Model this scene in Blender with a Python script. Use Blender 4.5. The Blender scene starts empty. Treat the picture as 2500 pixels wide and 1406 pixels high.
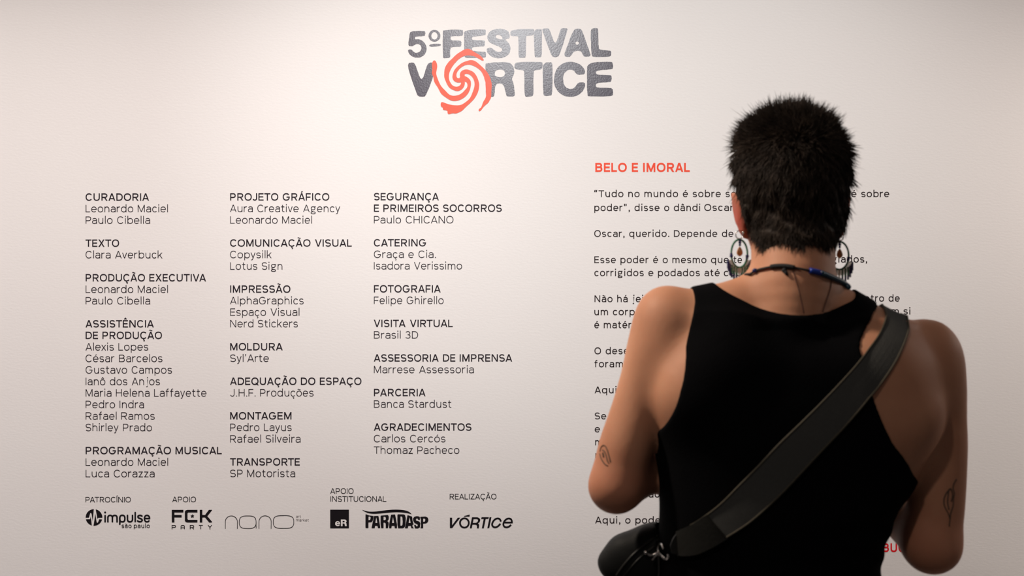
import bpy, bmesh, math, random
import numpy as np
from mathutils import Vector, Matrix

# ------------------------------------------------------------------ camera
SC = bpy.context.scene
COL = SC.collection
LENS = 40.0
F = LENS / 36.0 * 2500.0            # focal length in pixels of the 2500 x 1406 frame
DIST = F / 1000.0                   # the lens stands this far from the wall: 1 px on the wall = 1 mm
EYE = 1.41                          # lens height
cam_d = bpy.data.cameras.new('camera')
cam = bpy.data.objects.new('camera', cam_d)
COL.objects.link(cam)
cam.location = (0, -DIST, EYE)
cam.rotation_euler = (math.pi / 2, 0, 0)
cam_d.lens = LENS
cam_d.sensor_width = 36.0
cam_d.clip_start = 0.05
cam_d.dof.use_dof = True
cam_d.dof.focus_distance = DIST
cam_d.dof.aperture_fstop = 6.0
SC.camera = cam

# ------------------------------------------------------------------ exposure, added ambient fill, lamps
SC.view_settings.view_transform = 'Standard'
SC.view_settings.look = 'None'
SC.view_settings.gamma = 1.0
SC.view_settings.use_curve_mapping = False
SC.view_settings.exposure = -0.04
w = bpy.data.worlds.new('world')
SC.world = w
w.use_nodes = True
w.node_tree.nodes['Background'].inputs[0].default_value = (1.0, 0.90, 0.88, 1)
w.node_tree.nodes['Background'].inputs[1].default_value = 0.075

def lamp(name, kind, loc, aim, energy, color, **kw):
    d = bpy.data.lights.new(name, kind)
    d.energy = energy
    d.color = color
    for k, v in kw.items():
        setattr(d, k, v)
    o = bpy.data.objects.new(name, d)
    COL.objects.link(o)
    o.location = loc
    o.rotation_euler = (Vector(aim) - Vector(loc)).to_track_quat('-Z', 'Y').to_euler()
    return o

# track spots on title and visitor, plus added fill lamps, all out of frame
lamp('rear_fill', 'SPOT', (-0.66, -2.64, 3.1), (-0.5, 0.0, 0.5), 40, (1, 0.87, 0.77), spot_size=math.radians(96), spot_blend=1.0, shadow_soft_size=0.07)  # added fill from behind, lifts the visitor's dark back
lamp('title_spot', 'SPOT', (0, -2.79, 2.77), (0.2, 0.0, 1.85), 134, (0.985, 1, 1), spot_size=math.radians(44), spot_blend=1.0, shadow_soft_size=0.07)
lamp('visitor_spot', 'SPOT', (-1.1, -1.12, 2.8), (0.2, -1.1, 1.58), 185, (1, 0.86, 0.72), spot_size=math.radians(48), spot_blend=0.9, shadow_soft_size=0.07)
lamp('right_fill', 'SPOT', (2.2, -0.55, 2.0), (1.25, 0.0, 0.7), 43, (1, 0.88, 0.80), spot_size=math.radians(140), spot_blend=1.0, shadow_soft_size=0.07)  # lamp added to brighten the lower right of the wall
lamp('fill_strip_left', 'AREA', (-1.2, -0.8, 3.1), (-1.2, 0, 0.4), 11.5, (1, .91, .89), shape='RECTANGLE', size=2.5, size_y=.1, spread=math.radians(60))  # added strip light, lifts the left of the wall
lamp('fill_strip', 'AREA', (0, -0.45, 3.1), (0, 0, 0.25), 19, (1, .89, .84), shape='RECTANGLE', size=5.0, size_y=.1, spread=math.radians(50))  # unseen strip put in to brighten the foot of the wall

# ------------------------------------------------------------------ helpers
def new_mat(name):
    m = bpy.data.materials.new(name)
    m.use_nodes = True
    return m, m.node_tree, m.node_tree.nodes['Principled BSDF']

def srgb(r, g, b):
    f = lambda c: (c / 255 / 12.92) if c / 255 <= 0.04045 else ((c / 255 + 0.055) / 1.055) ** 2.4
    return (f(r), f(g), f(b), 1)

def plain(name, rgb, rough=0.5, metal=0.0, spec=0.5, var=0.0, vscale=40, bump=0.0, bscale=200, coord='Object', sss=0.0):
    m, nt, p = new_mat(name)
    p.inputs['Roughness'].default_value = rough
    p.inputs['Metallic'].default_value = metal
    p.inputs['Specular IOR Level'].default_value = spec
    tc = nt.nodes.new('ShaderNodeTexCoord')
    n = nt.nodes.new('ShaderNodeTexNoise')
    n.inputs['Scale'].default_value = vscale
    n.inputs['Detail'].default_value = 4
    nt.links.new(tc.outputs[coord], n.inputs['Vector'])
    mix = nt.nodes.new('ShaderNodeMix')
    mix.data_type = 'RGBA'
    a = [c * (1 - var) for c in rgb[:3]] + [1]
    b = [min(1, c * (1 + var)) for c in rgb[:3]] + [1]
    mix.inputs[6].default_value = a
    mix.inputs[7].default_value = b
    nt.links.new(n.outputs['Fac'], mix.inputs[0])
    nt.links.new(mix.outputs[2], p.inputs['Base Color'])
    if bump:
        n2 = nt.nodes.new('ShaderNodeTexNoise')
        n2.inputs['Scale'].default_value = bscale
        n2.inputs['Detail'].default_value = 3
        nt.links.new(tc.outputs[coord], n2.inputs['Vector'])
        bn = nt.nodes.new('ShaderNodeBump')
        bn.inputs['Strength'].default_value = bump
        bn.inputs['Distance'].default_value = 0.002
        nt.links.new(n2.outputs['Fac'], bn.inputs['Height'])
        nt.links.new(bn.outputs['Normal'], p.inputs['Normal'])
    if sss:
        p.inputs['Subsurface Weight'].default_value = sss
        p.inputs['Subsurface Radius'].default_value = (1.0, 0.35, 0.2)
        p.inputs['Subsurface Scale'].default_value = 0.01
    return m

def link(name, me, mat=None, parent=None, smooth=False):
    o = bpy.data.objects.new(name, me)
    COL.objects.link(o)
    if mat is not None:
        me.materials.append(mat)
    if parent is not None:
        o.parent = parent
        o.matrix_parent_inverse = Matrix.Translation(parent.location).inverted()
    if smooth and len(me.polygons):
        me.polygons.foreach_set('use_smooth', np.ones(len(me.polygons), dtype=bool))
    return o

def mesh(name, verts, faces, mat=None, parent=None, smooth=False):
    me = bpy.data.meshes.new(name)
    me.from_pydata([tuple(map(float, v)) for v in verts], [], faces)
    me.update()
    return link(name, me, mat, parent, smooth)

def thing(name, label, cat, loc=(0, 0, 0), group=None):
    o = bpy.data.objects.new(name, None)
    COL.objects.link(o)
    o.empty_display_size = 0.05
    o.location = loc
    tag(o, label, cat, group)
    return o

def tag(o, label, cat, group=None):
    o['label'] = label
    o['category'] = cat
    if group:
        o['group'] = group

def at(px, py, d):
    """a place seen at pixel (px, py) from the lens, d metres in front of it"""
    return np.array(((px - 1250) * d / F, d - DIST, EYE + (703 - py) * d / F))

def wx(px): return (px - 1250) / 1000.0          # on the wall 1 px = 1 mm
def wz(py): return EYE + (703 - py) / 1000.0

# ------------------------------------------------------------------ the setting
def box(name, lo, hi, mat):
    v = [(x, y, z) for x in (lo[0], hi[0]) for y in (lo[1], hi[1]) for z in (lo[2], hi[2])]
    f = [(0, 1, 3, 2), (4, 6, 7, 5), (0, 4, 5, 1), (2, 3, 7, 6), (0, 2, 6, 4), (1, 5, 7, 3)]
    o = mesh(name, v, f, mat)
    o['kind'] = 'structure'
    return o

M_WALL, nt, p = new_mat('wall_paint')
p.inputs['Roughness'].default_value = 0.55
p.inputs['Specular IOR Level'].default_value = 0.25
tc = nt.nodes.new('ShaderNodeTexCoord')
n1 = nt.nodes.new('ShaderNodeTexNoise'); n1.inputs['Scale'].default_value = 210; n1.inputs['Detail'].default_value = 4
n2 = nt.nodes.new('ShaderNodeTexNoise'); n2.inputs['Scale'].default_value = 3.0; n2.inputs['Detail'].default_value = 3
mp = nt.nodes.new('ShaderNodeMapping'); mp.inputs['Scale'].default_value = (0.45, 1, 1)
nt.links.new(tc.outputs['Object'], mp.inputs['Vector'])
nt.links.new(mp.outputs['Vector'], n1.inputs['Vector'])
nt.links.new(tc.outputs['Object'], n2.inputs['Vector'])
cr = nt.nodes.new('ShaderNodeMix'); cr.data_type = 'RGBA'
cr.inputs[6].default_value = (0.80, 0.775, 0.76, 1); cr.inputs[7].default_value = (0.82, 0.805, 0.785, 1)
nt.links.new(n2.outputs['Fac'], cr.inputs[0]); nt.links.new(cr.outputs[2], p.inputs['Base Color'])
bp = nt.nodes.new('ShaderNodeBump'); bp.inputs['Strength'].default_value = 0.15; bp.inputs['Distance'].default_value = 0.0012
nt.links.new(n1.outputs['Fac'], bp.inputs['Height']); nt.links.new(bp.outputs['Normal'], p.inputs['Normal'])

M_FLOOR = plain('floor_concrete', (0.13, 0.12, 0.115, 1), rough=0.5, var=0.2, vscale=6)
box('wall_back', (-3.4, 0, 0), (3.4, 0.12, 3.2), M_WALL)
box('floor', (-3.4, -4.6, -0.1), (3.4, 0.0, 0), M_FLOOR)
# ------------------------------------------------------------------ lettering: a drawn stroke alphabet
def _arc(cx, cy, rx, ry, a0, a1, n=None, e=2.25):
    n = n or max(4, int(abs(a1 - a0) / 13))
    out = []
    for i in range(n + 1):
        a = math.radians(a0 + (a1 - a0) * i / n)
        c, s = math.cos(a), math.sin(a)
        out.append((cx + rx * math.copysign(abs(c) ** (2 / e), c), cy + ry * math.copysign(abs(s) ** (2 / e), s)))
    return out

XH, AS, DE = 77.0, 108.0, -28.0
ACC = {'Á': 'A´', 'Ã': 'A~', 'Ê': 'E^', 'Í': 'I´', 'Ç': 'C¸', 'ã': 'a~', 'á': 'a´', 'â': 'a^', 'é': 'e´', 'ó': 'o´', 'ô': 'o^', 'õ': 'o~', 'ç': 'c¸'}

def glyph(ch, w):
    """-> width, strokes; a stroke is ('P', points) a bent ribbon or ('D', a, b) a slanted bar cut level"""
    h = w / 2
    if ch in ACC:
        b, m = ACC[ch]
        W, S = glyph(b, w)
        S = list(S)
        top = 100 if b.isupper() else XH
        if b == 'i': S = S[:1]
        c = W / 2
        if m == '´': S.append(('D', (c - 3, top + 9), (c + 9, top + 27)))
        elif m == '^':
            S.append(('P', [(c - 15, top + 10), (c, top + 25), (c + 15, top + 10)]))
        elif m == '~':
            S.append(('P', [(c - 20 + 40 * t, top + 17 + 4.5 * math.sin(t * 2 * math.pi)) for t in [i / 10 for i in range(11)]], 0.75))
        else:
            S.append(('P', [(c, h), (c - 1, -11), (c + 6, -12)] + _arc(c + 4, -20, 9, 8, 60, -110), 0.72))
        return W, S
    def dg(x0, y0, x1, y1): return ('D', (x0, y0), (x1, y1))
    def hw(dx, dy): return h * math.hypot(dx, dy) / abs(dy)
    P = 'P'
    if ch == 'O': W = 98; return W, [(P, _arc(W/2, 50, W/2-h, 51-h, 0, 360, 36), 1, True)]
    if ch == 'Q': W = 98; return W, [(P, _arc(W/2, 50, W/2-h, 51-h, 0, 360, 36), 1, True), dg(60, 30, 92, -4)]
    if ch == 'C': W = 92; return W, [(P, _arc(W/2+1, 50, W/2-h, 51-h, 38, 322))]
    if ch == 'G': W = 96; return W, [(P, _arc(W/2, 50, W/2-h, 51-h, 40, 345) + [(W-h, 47), (W*.54, 47)])]
    if ch == 'D': W = 86; x = W*.42; return W, [(P, [(h, h), (x, h)] + _arc(x, 50, W-h-x, 50-h, -90, 90) + [(h, 100-h)], 1, True)]
    if ch in 'BPR':
        W = {'B': 80, 'P': 76, 'R': 80}[ch]; m = {'B': 53, 'P': 43, 'R': 46}[ch]; x = W*.55; W1 = W - (4 if ch == 'B' else 0)
        S = [(P, [(h, 0), (h, 100-h), (x, 100-h)] + _arc(x, (100-h+m)/2, W1-h-x, (100-h-m)/2, 90, -90) + [(h, m)])]
        if ch == 'B': S.append((P, [(h, h), (x, h)] + _arc(x, (m+h)/2, W-h-x, (m-h)/2, -90, 90)))
        if ch == 'B': S.append((P, [(h, h+h), (h, 0)]))
        if ch == 'R': d = hw(26, m); S.append(dg(W*.52, m, W-d+2, 0))
        return W, S
    if ch == 'A':
        W = 92; d = hw(W/2, 100); t = W/2 - .62*w + d
        y = 29; xa = lambda yy: d + (t - d)*yy/100
        return W, [dg(d, 0, t, 100), dg(W-d, 0, W-t, 100), (P, [(xa(y), y), (W-xa(y), y)])]
    if ch == 'V': W = 90; d = hw(W/2, 100); t = W/2 - .62*w + d; return W, [dg(d, 100, t, 0), dg(W-d, 100, W-t, 0)]
    if ch == 'M': W = 98; d = hw(W/2-w, 96); return W, [(P, [(h, 0), (h, 100)]), (P, [(W-h, 0), (W-h, 100)]), dg(d, 100, W/2+.1*w, 4), dg(W-d, 100, W/2-.1*w, 4)]
    if ch == 'N': W = 86; d = hw(W-w, 100); return W, [(P, [(h, 0), (h, 100)]), (P, [(W-h, 0), (W-h, 100)]), dg(d, 100, W-d, 0)]
    if ch == 'E': W = 70; return W, [(P, [(W, h), (h, h), (h, 100-h), (W-1, 100-h)]), (P, [(h, 51), (W-5, 51)])]
    if ch == 'F': W = 67; return W, [(P, [(h, 0), (h, 100-h), (W, 100-h)]), (P, [(h, 47), (W-4, 47)])]
    if ch == 'L': W = 64; return W, [(P, [(h, 100), (h, h), (W, h)])]
    if ch == 'T': W = 82; return W, [(P, [(0, 100-h), (W, 100-h)]), (P, [(W/2, 100-h), (W/2, 0)])]
    if ch == 'I': return w, [(P, [(h, 0), (h, 100)])]
    if ch == 'H': W = 84; return W, [(P, [(h, 0), (h, 100)]), (P, [(W-h, 0), (W-h, 100)]), (P, [(h, 51), (W-h, 51)])]
    if ch == 'U': W = 84; return W, [(P, [(h, 100)] + _arc(W/2, 38, W/2-h, 39-h, 180, 360) + [(W-h, 100)])]
    if ch == 'J': W = 62; return W, [(P, [(W-h, 100)] + _arc(W/2, 32, W/2-h, 33-h, 0, -158))]
    if ch == 'K': W = 82; return W, [(P, [(h, 0), (h, 100)]), dg(h+4, 36, W-hw(40, 60), 100), dg(36, 58, W-hw(40, 58)+2, 0)]
    if ch == 'S': W = 78; r = (100-w)/4+.4; return W, [(P, _arc(W/2, 100.5-h-r, W/2-h-1, r, 24, 270) + _arc(W/2, -.5+h+r, W/2-h, r, 90, -156)[1:])]
    if ch == 'X': W = 84; d = hw(58, 100); return W, [dg(d, 0, W-d, 100), dg(W-d, 0, d, 100)]
    if ch == 'Y': W = 84; d = hw(40, 60); return W, [dg(d, 100, W/2, 40), dg(W-d, 100, W/2, 40), (P, [(W/2, 44), (W/2, 0)])]
    if ch == 'Z': W = 76; d = hw(60, 100); return W, [(P, [(2, 100-h), (W-2, 100-h)]), (P, [(0, h), (W, h)]), dg(d, 0, W-d, 100)]
    if ch == '3': W = 72; r = (100-w)/4; return W, [(P, _arc(W/2, 100-h-r+1, W/2-h-3, r-1, 155, -90) + _arc(W/2, h+r+1, W/2-h, r+1, 90, -155))]
    X = XH
    if ch == 'o': W = 76; return W, [(P, _arc(W/2, X/2, W/2-h, X/2+1-h, 0, 360, 32), 1, True)]
    if ch == 'c': W = 70; return W, [(P, _arc(W/2+1, X/2, W/2-h, X/2+1-h, 38, 320))]
    if ch == 'e': W = 74; return W, [(P, [(h, X*.5), (W-h, X*.5)] + _arc(W/2, X/2, W/2-h, X/2+1-h, 6, 318))]
    if ch == 'n': W = 68; r = 32; return W, [(P, [(h, 0), (h, X)]), (P, [(h, X-h-r-6)] + _arc(W/2, X-h-r, W/2-h, r+1, 180, 0) + [(W-h, 0)])]
    if ch == 'h': W = 68; r = 32; return W, [(P, [(h, 0), (h, AS)]), (P, [(h, X-h-r-6)] + _arc(W/2, X-h-r, W/2-h, r+1, 180, 0) + [(W-h, 0)])]
    if ch == 'u': W = 68; r = 32; return W, [(P, [(W-h, 0), (W-h, X)]), (P, [(h, X)] + _arc(W/2, h+r, W/2-h, r+1, 180, 360) + [(W-h, h+r+6)])]
    if ch == 'm':
        W = 108; q = (W-w)/4; r = 28
        return W, [(P, [(h, 0), (h, X)]), (P, [(h, X-h-r-6)] + _arc(h+q, X-h-r, q, r+1, 180, 0) + [(W/2, 0)]), (P, [(W/2, X-h-r-4)] + _arc(W/2+q, X-h-r, q, r+1, 180, 0) + [(W-h, 0)])]
    if ch == 'r': W = 44; return W, [(P, [(h, 0), (h, X)]), (P, [(h, X-h-36)] + _arc(40, X-h-30, 40-h, 31, 180, 84))]
    if ch == 'a':
        W = 68; m = 44; x = W*.42
        return W, [(P, _arc(W/2+1, X-h-22, W/2-h-1, 23, 158, 0) + [(W-h, 0)]),
                   (P, [(W-h, m), (x, m)] + _arc(x, (m+h)/2-.5, x-h, (m-h)/2+.5, 90, 270) + _arc(x, 25, W-h-x, 26-h, 270, 360)[1:])]
    if ch in 'bdpq':
        W = 76; st = h if ch in 'bp' else W-h
        y0, y1 = (0, AS) if ch in 'bd' else (DE, X)
        return W, [(P, [(st, y0), (st, y1)]), (P, _arc(W/2, X/2, W/2-h, X/2+1-h, 0, 360, 32), 1, True)]
    if ch == 'g':
        W = 72
        return W, [(P, _arc(33, 52, 33-h-1, 26-h, 0, 360, 28), 1, True), (P, [(50, 70), (58, X-h+1), (W, X-h+1)], .9),
                   (P, [(14, 33), (10, 22), (16, 12), (30, 8)], .95), (P, _arc(35, -10, 35-h, 19-h, 0, 360, 28), 1, True)]
    if ch == 'f': W = 46; s = 17; return W, [(P, [(s, 0), (s, 82)] + _arc(s+20, 82, 20, AS-h-82, 180, 80)), (P, [(0, X-h), (W-2, X-h)])]
    if ch == 't': W = 48; s = 18; return W, [(P, [(s, 98), (s, 26)] + _arc(s+22, 24, 22, 24-h, 180, 285)), (P, [(0, X-h), (W-3, X-h)])]
    if ch == 'i': q = max(w*1.12, w+1.2); return q, [(P, [(q/2, 0), (q/2, X)]), (P, [(q/2, AS-14-q*.2), (q/2, AS-2+q*.2)], 1.15)]
    if ch == 'j': W = 30; s = W-h; return W, [(P, [(s, X), (s, -14)] + _arc(s-16, -12, 16, -DE-12-h, 0, -95)), (P, [(s, AS-14-w*.2), (s, AS-2+w*.2)], 1.15)]
    if ch == 'l': return w, [(P, [(h, 0), (h, AS)])]
    if ch == 'k': W = 66; return W, [(P, [(h, 0), (h, AS)]), dg(h+3, 26, W-hw(36, 44), X), dg(29, 44, W-hw(34, 46)+1, 0)]
    if ch == 's': W = 62; r = (X-w)/4+.5; return W, [(P, _arc(W/2, X+.8-h-r, W/2-h-1, r, 22, 270) + _arc(W/2, -.8+h+r, W/2-h, r, 90, -158)[1:])]
    if ch == 'v': W = 68; d = hw(W/2, X); t = W/2-.62*w+d; return W, [dg(d, X, t, 0), dg(W-d, X, W-t, 0)]
    if ch == 'y': W = 68; d = hw(W/2, X); t = W/2-.5*w+d; return W, [dg(d, X, t, 0), (P, [(W-d, X), (W/2-1, -1), (W/2-9, -18)] + _arc(W/2-22, -14, 15, -DE-14-h, -20, -100)[1:])]
    if ch == 'x': W = 66; d = hw(44, X); return W, [dg(d, 0, W-d, X), dg(W-d, 0, d, X)]
    if ch == 'z': W = 60; d = hw(44, X); return W, [(P, [(1, X-h), (W-1, X-h)]), (P, [(0, h), (W, h)]), dg(d, 0, W-d, X)]
    q = w*1.25
    if ch == '.': return q, [(P, [(q/2, 0), (q/2, q)], 1.25)]
    if ch == ',': return q+2, [(P, [(q/2+1, 0), (q/2+1, q)], 1.25), dg(q*.36, -15, q*.72+1, 2)]
    if ch in '’': return q+2, [(P, [(q/2+1, AS-q-2), (q/2+1, AS-2)], 1.25), dg(q*.36, AS-q-17, q*.72+1, AS-q)]
    if ch == '”': W = q*2+10; return W, [s for k in (0, q+6) for s in ((P, [(q/2+1+k, AS-q-2), (q/2+1+k, AS-2)], 1.2), dg(q*.36+k, AS-q-17, q*.72+1+k, AS-q))]
    if ch == '“': W = q*2+10; return W, [s for k in (0, q+6) for s in ((P, [(q/2+k, AS-q-18), (q/2+k, AS-18)], 1.2), dg(q*.42+k, AS-20, q*.8+k, AS-2))]
    raise ValueError(ch)

ROUND_L, ROUND_R = set('OCGQocedqçéóôõÇ'), set('OQDoebpcóôõé')
OPEN = set('AVTYvyxÁÃ')
def bearing(ch, left):
    b = ACC.get(ch, ch)[0]
    if b in OPEN: return 2.0
    if not left and b in 'Cc': return 3.5
    if left and b == 'J': return 3.0
    if b in 'rftLFEXKkzZsS3a' : return 6.5
    if b in (ROUND_L if left else ROUND_R): return 6.0
    return 10.0

def layout(s, w, space=34, track=0):
    x, out, prev = 0.0, [], None
    for ch in s:
        if ch == ' ':
            x += space; prev = None; continue
        W, S = glyph(ch, w)
        if prev is not None:
            x += bearing(prev, False) + bearing(ch, True) + track
            pair = prev + ACC.get(ch, ch)[0]
            if pair in ('TA', 'AT', 'AV', 'VA', 'Pa', 'FA', 'LT', 'RT', 'PA', 'rt'): x -= 6
        elif out: x += 4
        out.append((x, S)); x += W; prev = ch
    return x, out

def ribbon(pts, w, closed=False, caps='butt'):
    """ribbon polygons (quads) of width w along pts, mitred"""
    P = [np.array(p, float) for p in pts]
    if closed and np.linalg.norm(P[0] - P[-1]) < 1e-6: P = P[:-1]
    Q = [P[0]]
    for q in P[1:]:
        if np.linalg.norm(q - Q[-1]) > 1e-6: Q.append(q)
    P = Q; n = len(P); L = []; R = []
    for i in range(n):
        a = P[i - 1] if (i > 0 or closed) else None
        b = P[(i + 1) % n] if (i < n - 1 or closed) else None
        ta = (P[i] - a) / np.linalg.norm(P[i] - a) if a is not None else None
        tb = (b - P[i]) / np.linalg.norm(b - P[i]) if b is not None else None
        if ta is None: ta = tb
        if tb is None: tb = ta
        na = np.array((-ta[1], ta[0])); nb = np.array((-tb[1], tb[0]))
        m = na + nb
        m = m / max(np.linalg.norm(m), 1e-6)
        k = min(1 / max(m @ na, 0.3), 2.0)
        L.append(P[i] + m * w / 2 * k); R.append(P[i] - m * w / 2 * k)
    polys = []
    for i in range(n if closed else n - 1):
        j = (i + 1) % n
        polys.append([R[i], R[j], L[j], L[i]])
    if caps == 'round':
        for c in (P[0], P[-1]):
            polys.append([c + w / 2 * np.array((math.cos(t), math.sin(t))) for t in np.linspace(0, 2 * math.pi, 17)[:-1]])
    return polys

def stroke_polys(st, w):
    if st[0] == 'D':
        (x0, y0), (x1, y1) = st[1], st[2]
        if y1 < y0: (x0, y0), (x1, y1) = (x1, y1), (x0, y0)
        q = w / 2 * math.hypot(x1 - x0, y1 - y0) / (y1 - y0)
        return [[(x0 - q, y0), (x0 + q, y0), (x1 + q, y1), (x1 - q, y1)]]
    return ribbon(st[1], w * (st[2] if len(st) > 2 else 1), len(st) > 3)

THICK = 0.00016
def slab(polys, y0=0.0, thick=THICK, wall=True):
    """flat cut-outs on the wall: polys in pixels -> verts, faces of thin raised slabs facing -y"""
    V, Fc = [], []
    base_thick = thick
    for pi, poly in enumerate(polys):
        thick = base_thick + (pi % 9) * 1.2e-5      # overlapping pieces of one letter never share a plane
        poly = [(float(a), float(b)) for a, b in poly]
        area = sum(poly[i][0] * poly[(i + 1) % len(poly)][1] - poly[(i + 1) % len(poly)][0] * poly[i][1] for i in range(len(poly)))
        if area > 0: poly = poly[::-1]          # pixels run down: make the front face -y
        n = len(poly); b = len(V)
        V += [(wx(a), y0 - thick, wz(c)) for a, c in poly] + [(wx(a), y0, wz(c)) for a, c in poly]
        Fc.append(tuple(range(b, b + n)))
        for i in range(n):
            j = (i + 1) % n
            Fc.append((b + j, b + i, b + n + i, b + n + j))
    return V, Fc

def text_polys(s, x0, x1, base, cap, w, space=34, track=0, shear=0.0):
    """letters of s between pixel columns x0 and x1 on the baseline"""
    W, gl = layout(s, w, space, track)
    k = cap / 100.0
    kx = (x1 - x0) / W if x1 is not None else k
    out = []
    for gx, S in gl:
        for st in S:
            for poly in stroke_polys(st, w):
                out.append([(x0 + (a + gx + shear * b) * kx, base - b * k) for a, b in poly])
    return out, kx / k

M_INK = plain('vinyl_black_matte', srgb(38, 31, 38), rough=0.6, spec=0.15, var=0.08, vscale=300)
M_INK_BROWN = plain('vinyl_brown_black', srgb(44, 34, 35), rough=0.6, spec=0.15, var=0.08, vscale=300)
M_INK_LOGO = plain('vinyl_logo_black', srgb(24, 20, 24), rough=0.6, spec=0.15, var=0.08, vscale=300)
M_GREY_LOGO = plain('vinyl_grey', srgb(95, 85, 88), rough=0.6, spec=0.15, var=0.08, vscale=300)
M_ORANGE_TEXT = plain('vinyl_orange_red', srgb(238, 78, 50), rough=0.5, spec=0.3, var=0.05, vscale=200)
M_RED_TEXT = plain('vinyl_red', srgb(225, 30, 40), rough=0.5, spec=0.3, var=0.05, vscale=200)
FITS = []

def text_part(name, s, x0, x1, base, cap, w, mat, parent, **kw):
    polys, fit = text_polys(s, x0, x1, base, cap, w, **kw)
    FITS.append((s, round(fit, 3)))
    V, Fc = slab(polys)
    return mesh(name, V, Fc, mat, parent)

def block(x0, rows, base0, step, label, place, group):
    t = thing('credit_block', label, 'wall text', (wx(x0), 0, wz(base0 + rows[-1][0] * step)), group)
    for r, s, x1, head in rows:
        text_part('heading' if head else 'name_line', s, x0 + (0.3 if s[0] in 'ATVC' else 0.6), x1, base0 + r * step, 18.0,
                  15.2 if head else 10.2, M_INK, t, space=60 if not head else 56, track=3.2 if not head else 1.6)
    return t

STEP = 28.12
H, N = True, False
COL1 = [[(0, 'CURADORIA', 364, H), (1, 'Leonardo Maciel', 410, N), (2, 'Paulo Cibella', 366.6, N)],
        [(4, 'TEXTO', 290.8, H), (5, 'Clara Averbuck', 396.5, N)],
        [(7, 'PRODUÇÃO EXECUTIVA', 503, H), (8, 'Leonardo Maciel', 410, N), (9, 'Paulo Cibella', 366.6, N)],
        [(11, 'ASSISTÊNCIA', 375.6, H), (12, 'DE PRODUÇÃO', 395.5, H), (13, 'Alexis Lopes', 362, N), (14, 'César Barcelos', 396.6, N), (15, 'Gustavo Campos', 419.8, N),
         (16, 'Ianô dos Anjos', 390.5, N), (17, 'Maria Helena Laffayette', 504, N), (18, 'Pedro Indra', 351.5, N), (19, 'Rafael Ramos', 377.7, N), (20, 'Shirley Prado', 371, N)],
        [(22, 'PROGRAMAÇÃO MUSICAL', 541.5, H), (23, 'Leonardo Maciel', 410.5, N), (24, 'Luca Corazza', 377.5, N)]]
COL2 = [[(0, 'PROJETO GRÁFICO', 804, H), (1, 'Aura Creative Agency', 830.5, N), (2, 'Leonardo Maciel', 762, N)],
        [(4, 'COMUNICAÇÃO VISUAL', 859, H), (5, 'Copysilk', 663, N), (6, 'Lotus Sign', 689.5, N)],
        [(8, 'IMPRESSÃO', 709, H), (9, 'AlphaGraphics', 741.3, N), (10, 'Espaço Visual', 731, N), (11, 'Nerd Stickers', 727, N)],
        [(13, 'MOLDURA', 690.3, H), (14, 'Syl’Arte', 656.3, N)],
        [(16, 'ADEQUAÇÃO DO ESPAÇO', 882.5, H), (17, 'J.H.F. Produções', 765.5, N)],
        [(19, 'MONTAGEM', 711.7, H), (20, 'Pedro Layus', 712, N), (21, 'Rafael Silveira', 733.7, N)],
        [(23, 'TRANSPORTE', 732, H), (24, 'SP Motorista', 720.7, N)]]
COL3 = [[(0, 'SEGURANÇA', 1071.5, H), (1, 'E PRIMEIROS SOCORROS', 1225, H), (2, 'Paulo CHICANO', 1107, N)],
        [(4, 'CATERING', 1040, H), (5, 'Graça e Cia.', 1064, N), (6, 'Isadora Verissimo', 1128, N)],
        [(8, 'FOTOGRAFIA', 1076, H), (9, 'Felipe Ghirello', 1083, N)],
        [(11, 'VISITA VIRTUAL', 1105.5, H), (12, 'Brasil 3D', 1020.7, N)],
        [(14, 'ASSESSORIA DE IMPRENSA', 1250.5, H), (15, 'Marrese Assessoria', 1157, N)],
        [(17, 'PARCERIA', 1039, H), (18, 'Banca Stardust', 1102, N)],
        [(20, 'AGRADECIMENTOS', 1151, H), (21, 'Carlos Cercós', 1087.5, N), (22, 'Thomaz Pacheco', 1121.5, N)]]
for x0, base0, blocks in ((208.5, 490.0, COL1), (561.3, 489.6, COL2), (912.3, 489.0, COL3)):
    for rows in blocks:
        hd = ' '.join(s for r, s, e, q in rows if q)
        n = sum(1 for r in rows if not r[3])
        nm = {1: 'one line', 2: 'two lines', 3: 'three lines', 8: 'eight lines'}[n]
        block(x0, rows, base0, STEP, 'black wall lettering headed %s with %s of names below' % (hd, nm), '', 'credit blocks on the white wall')

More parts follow.
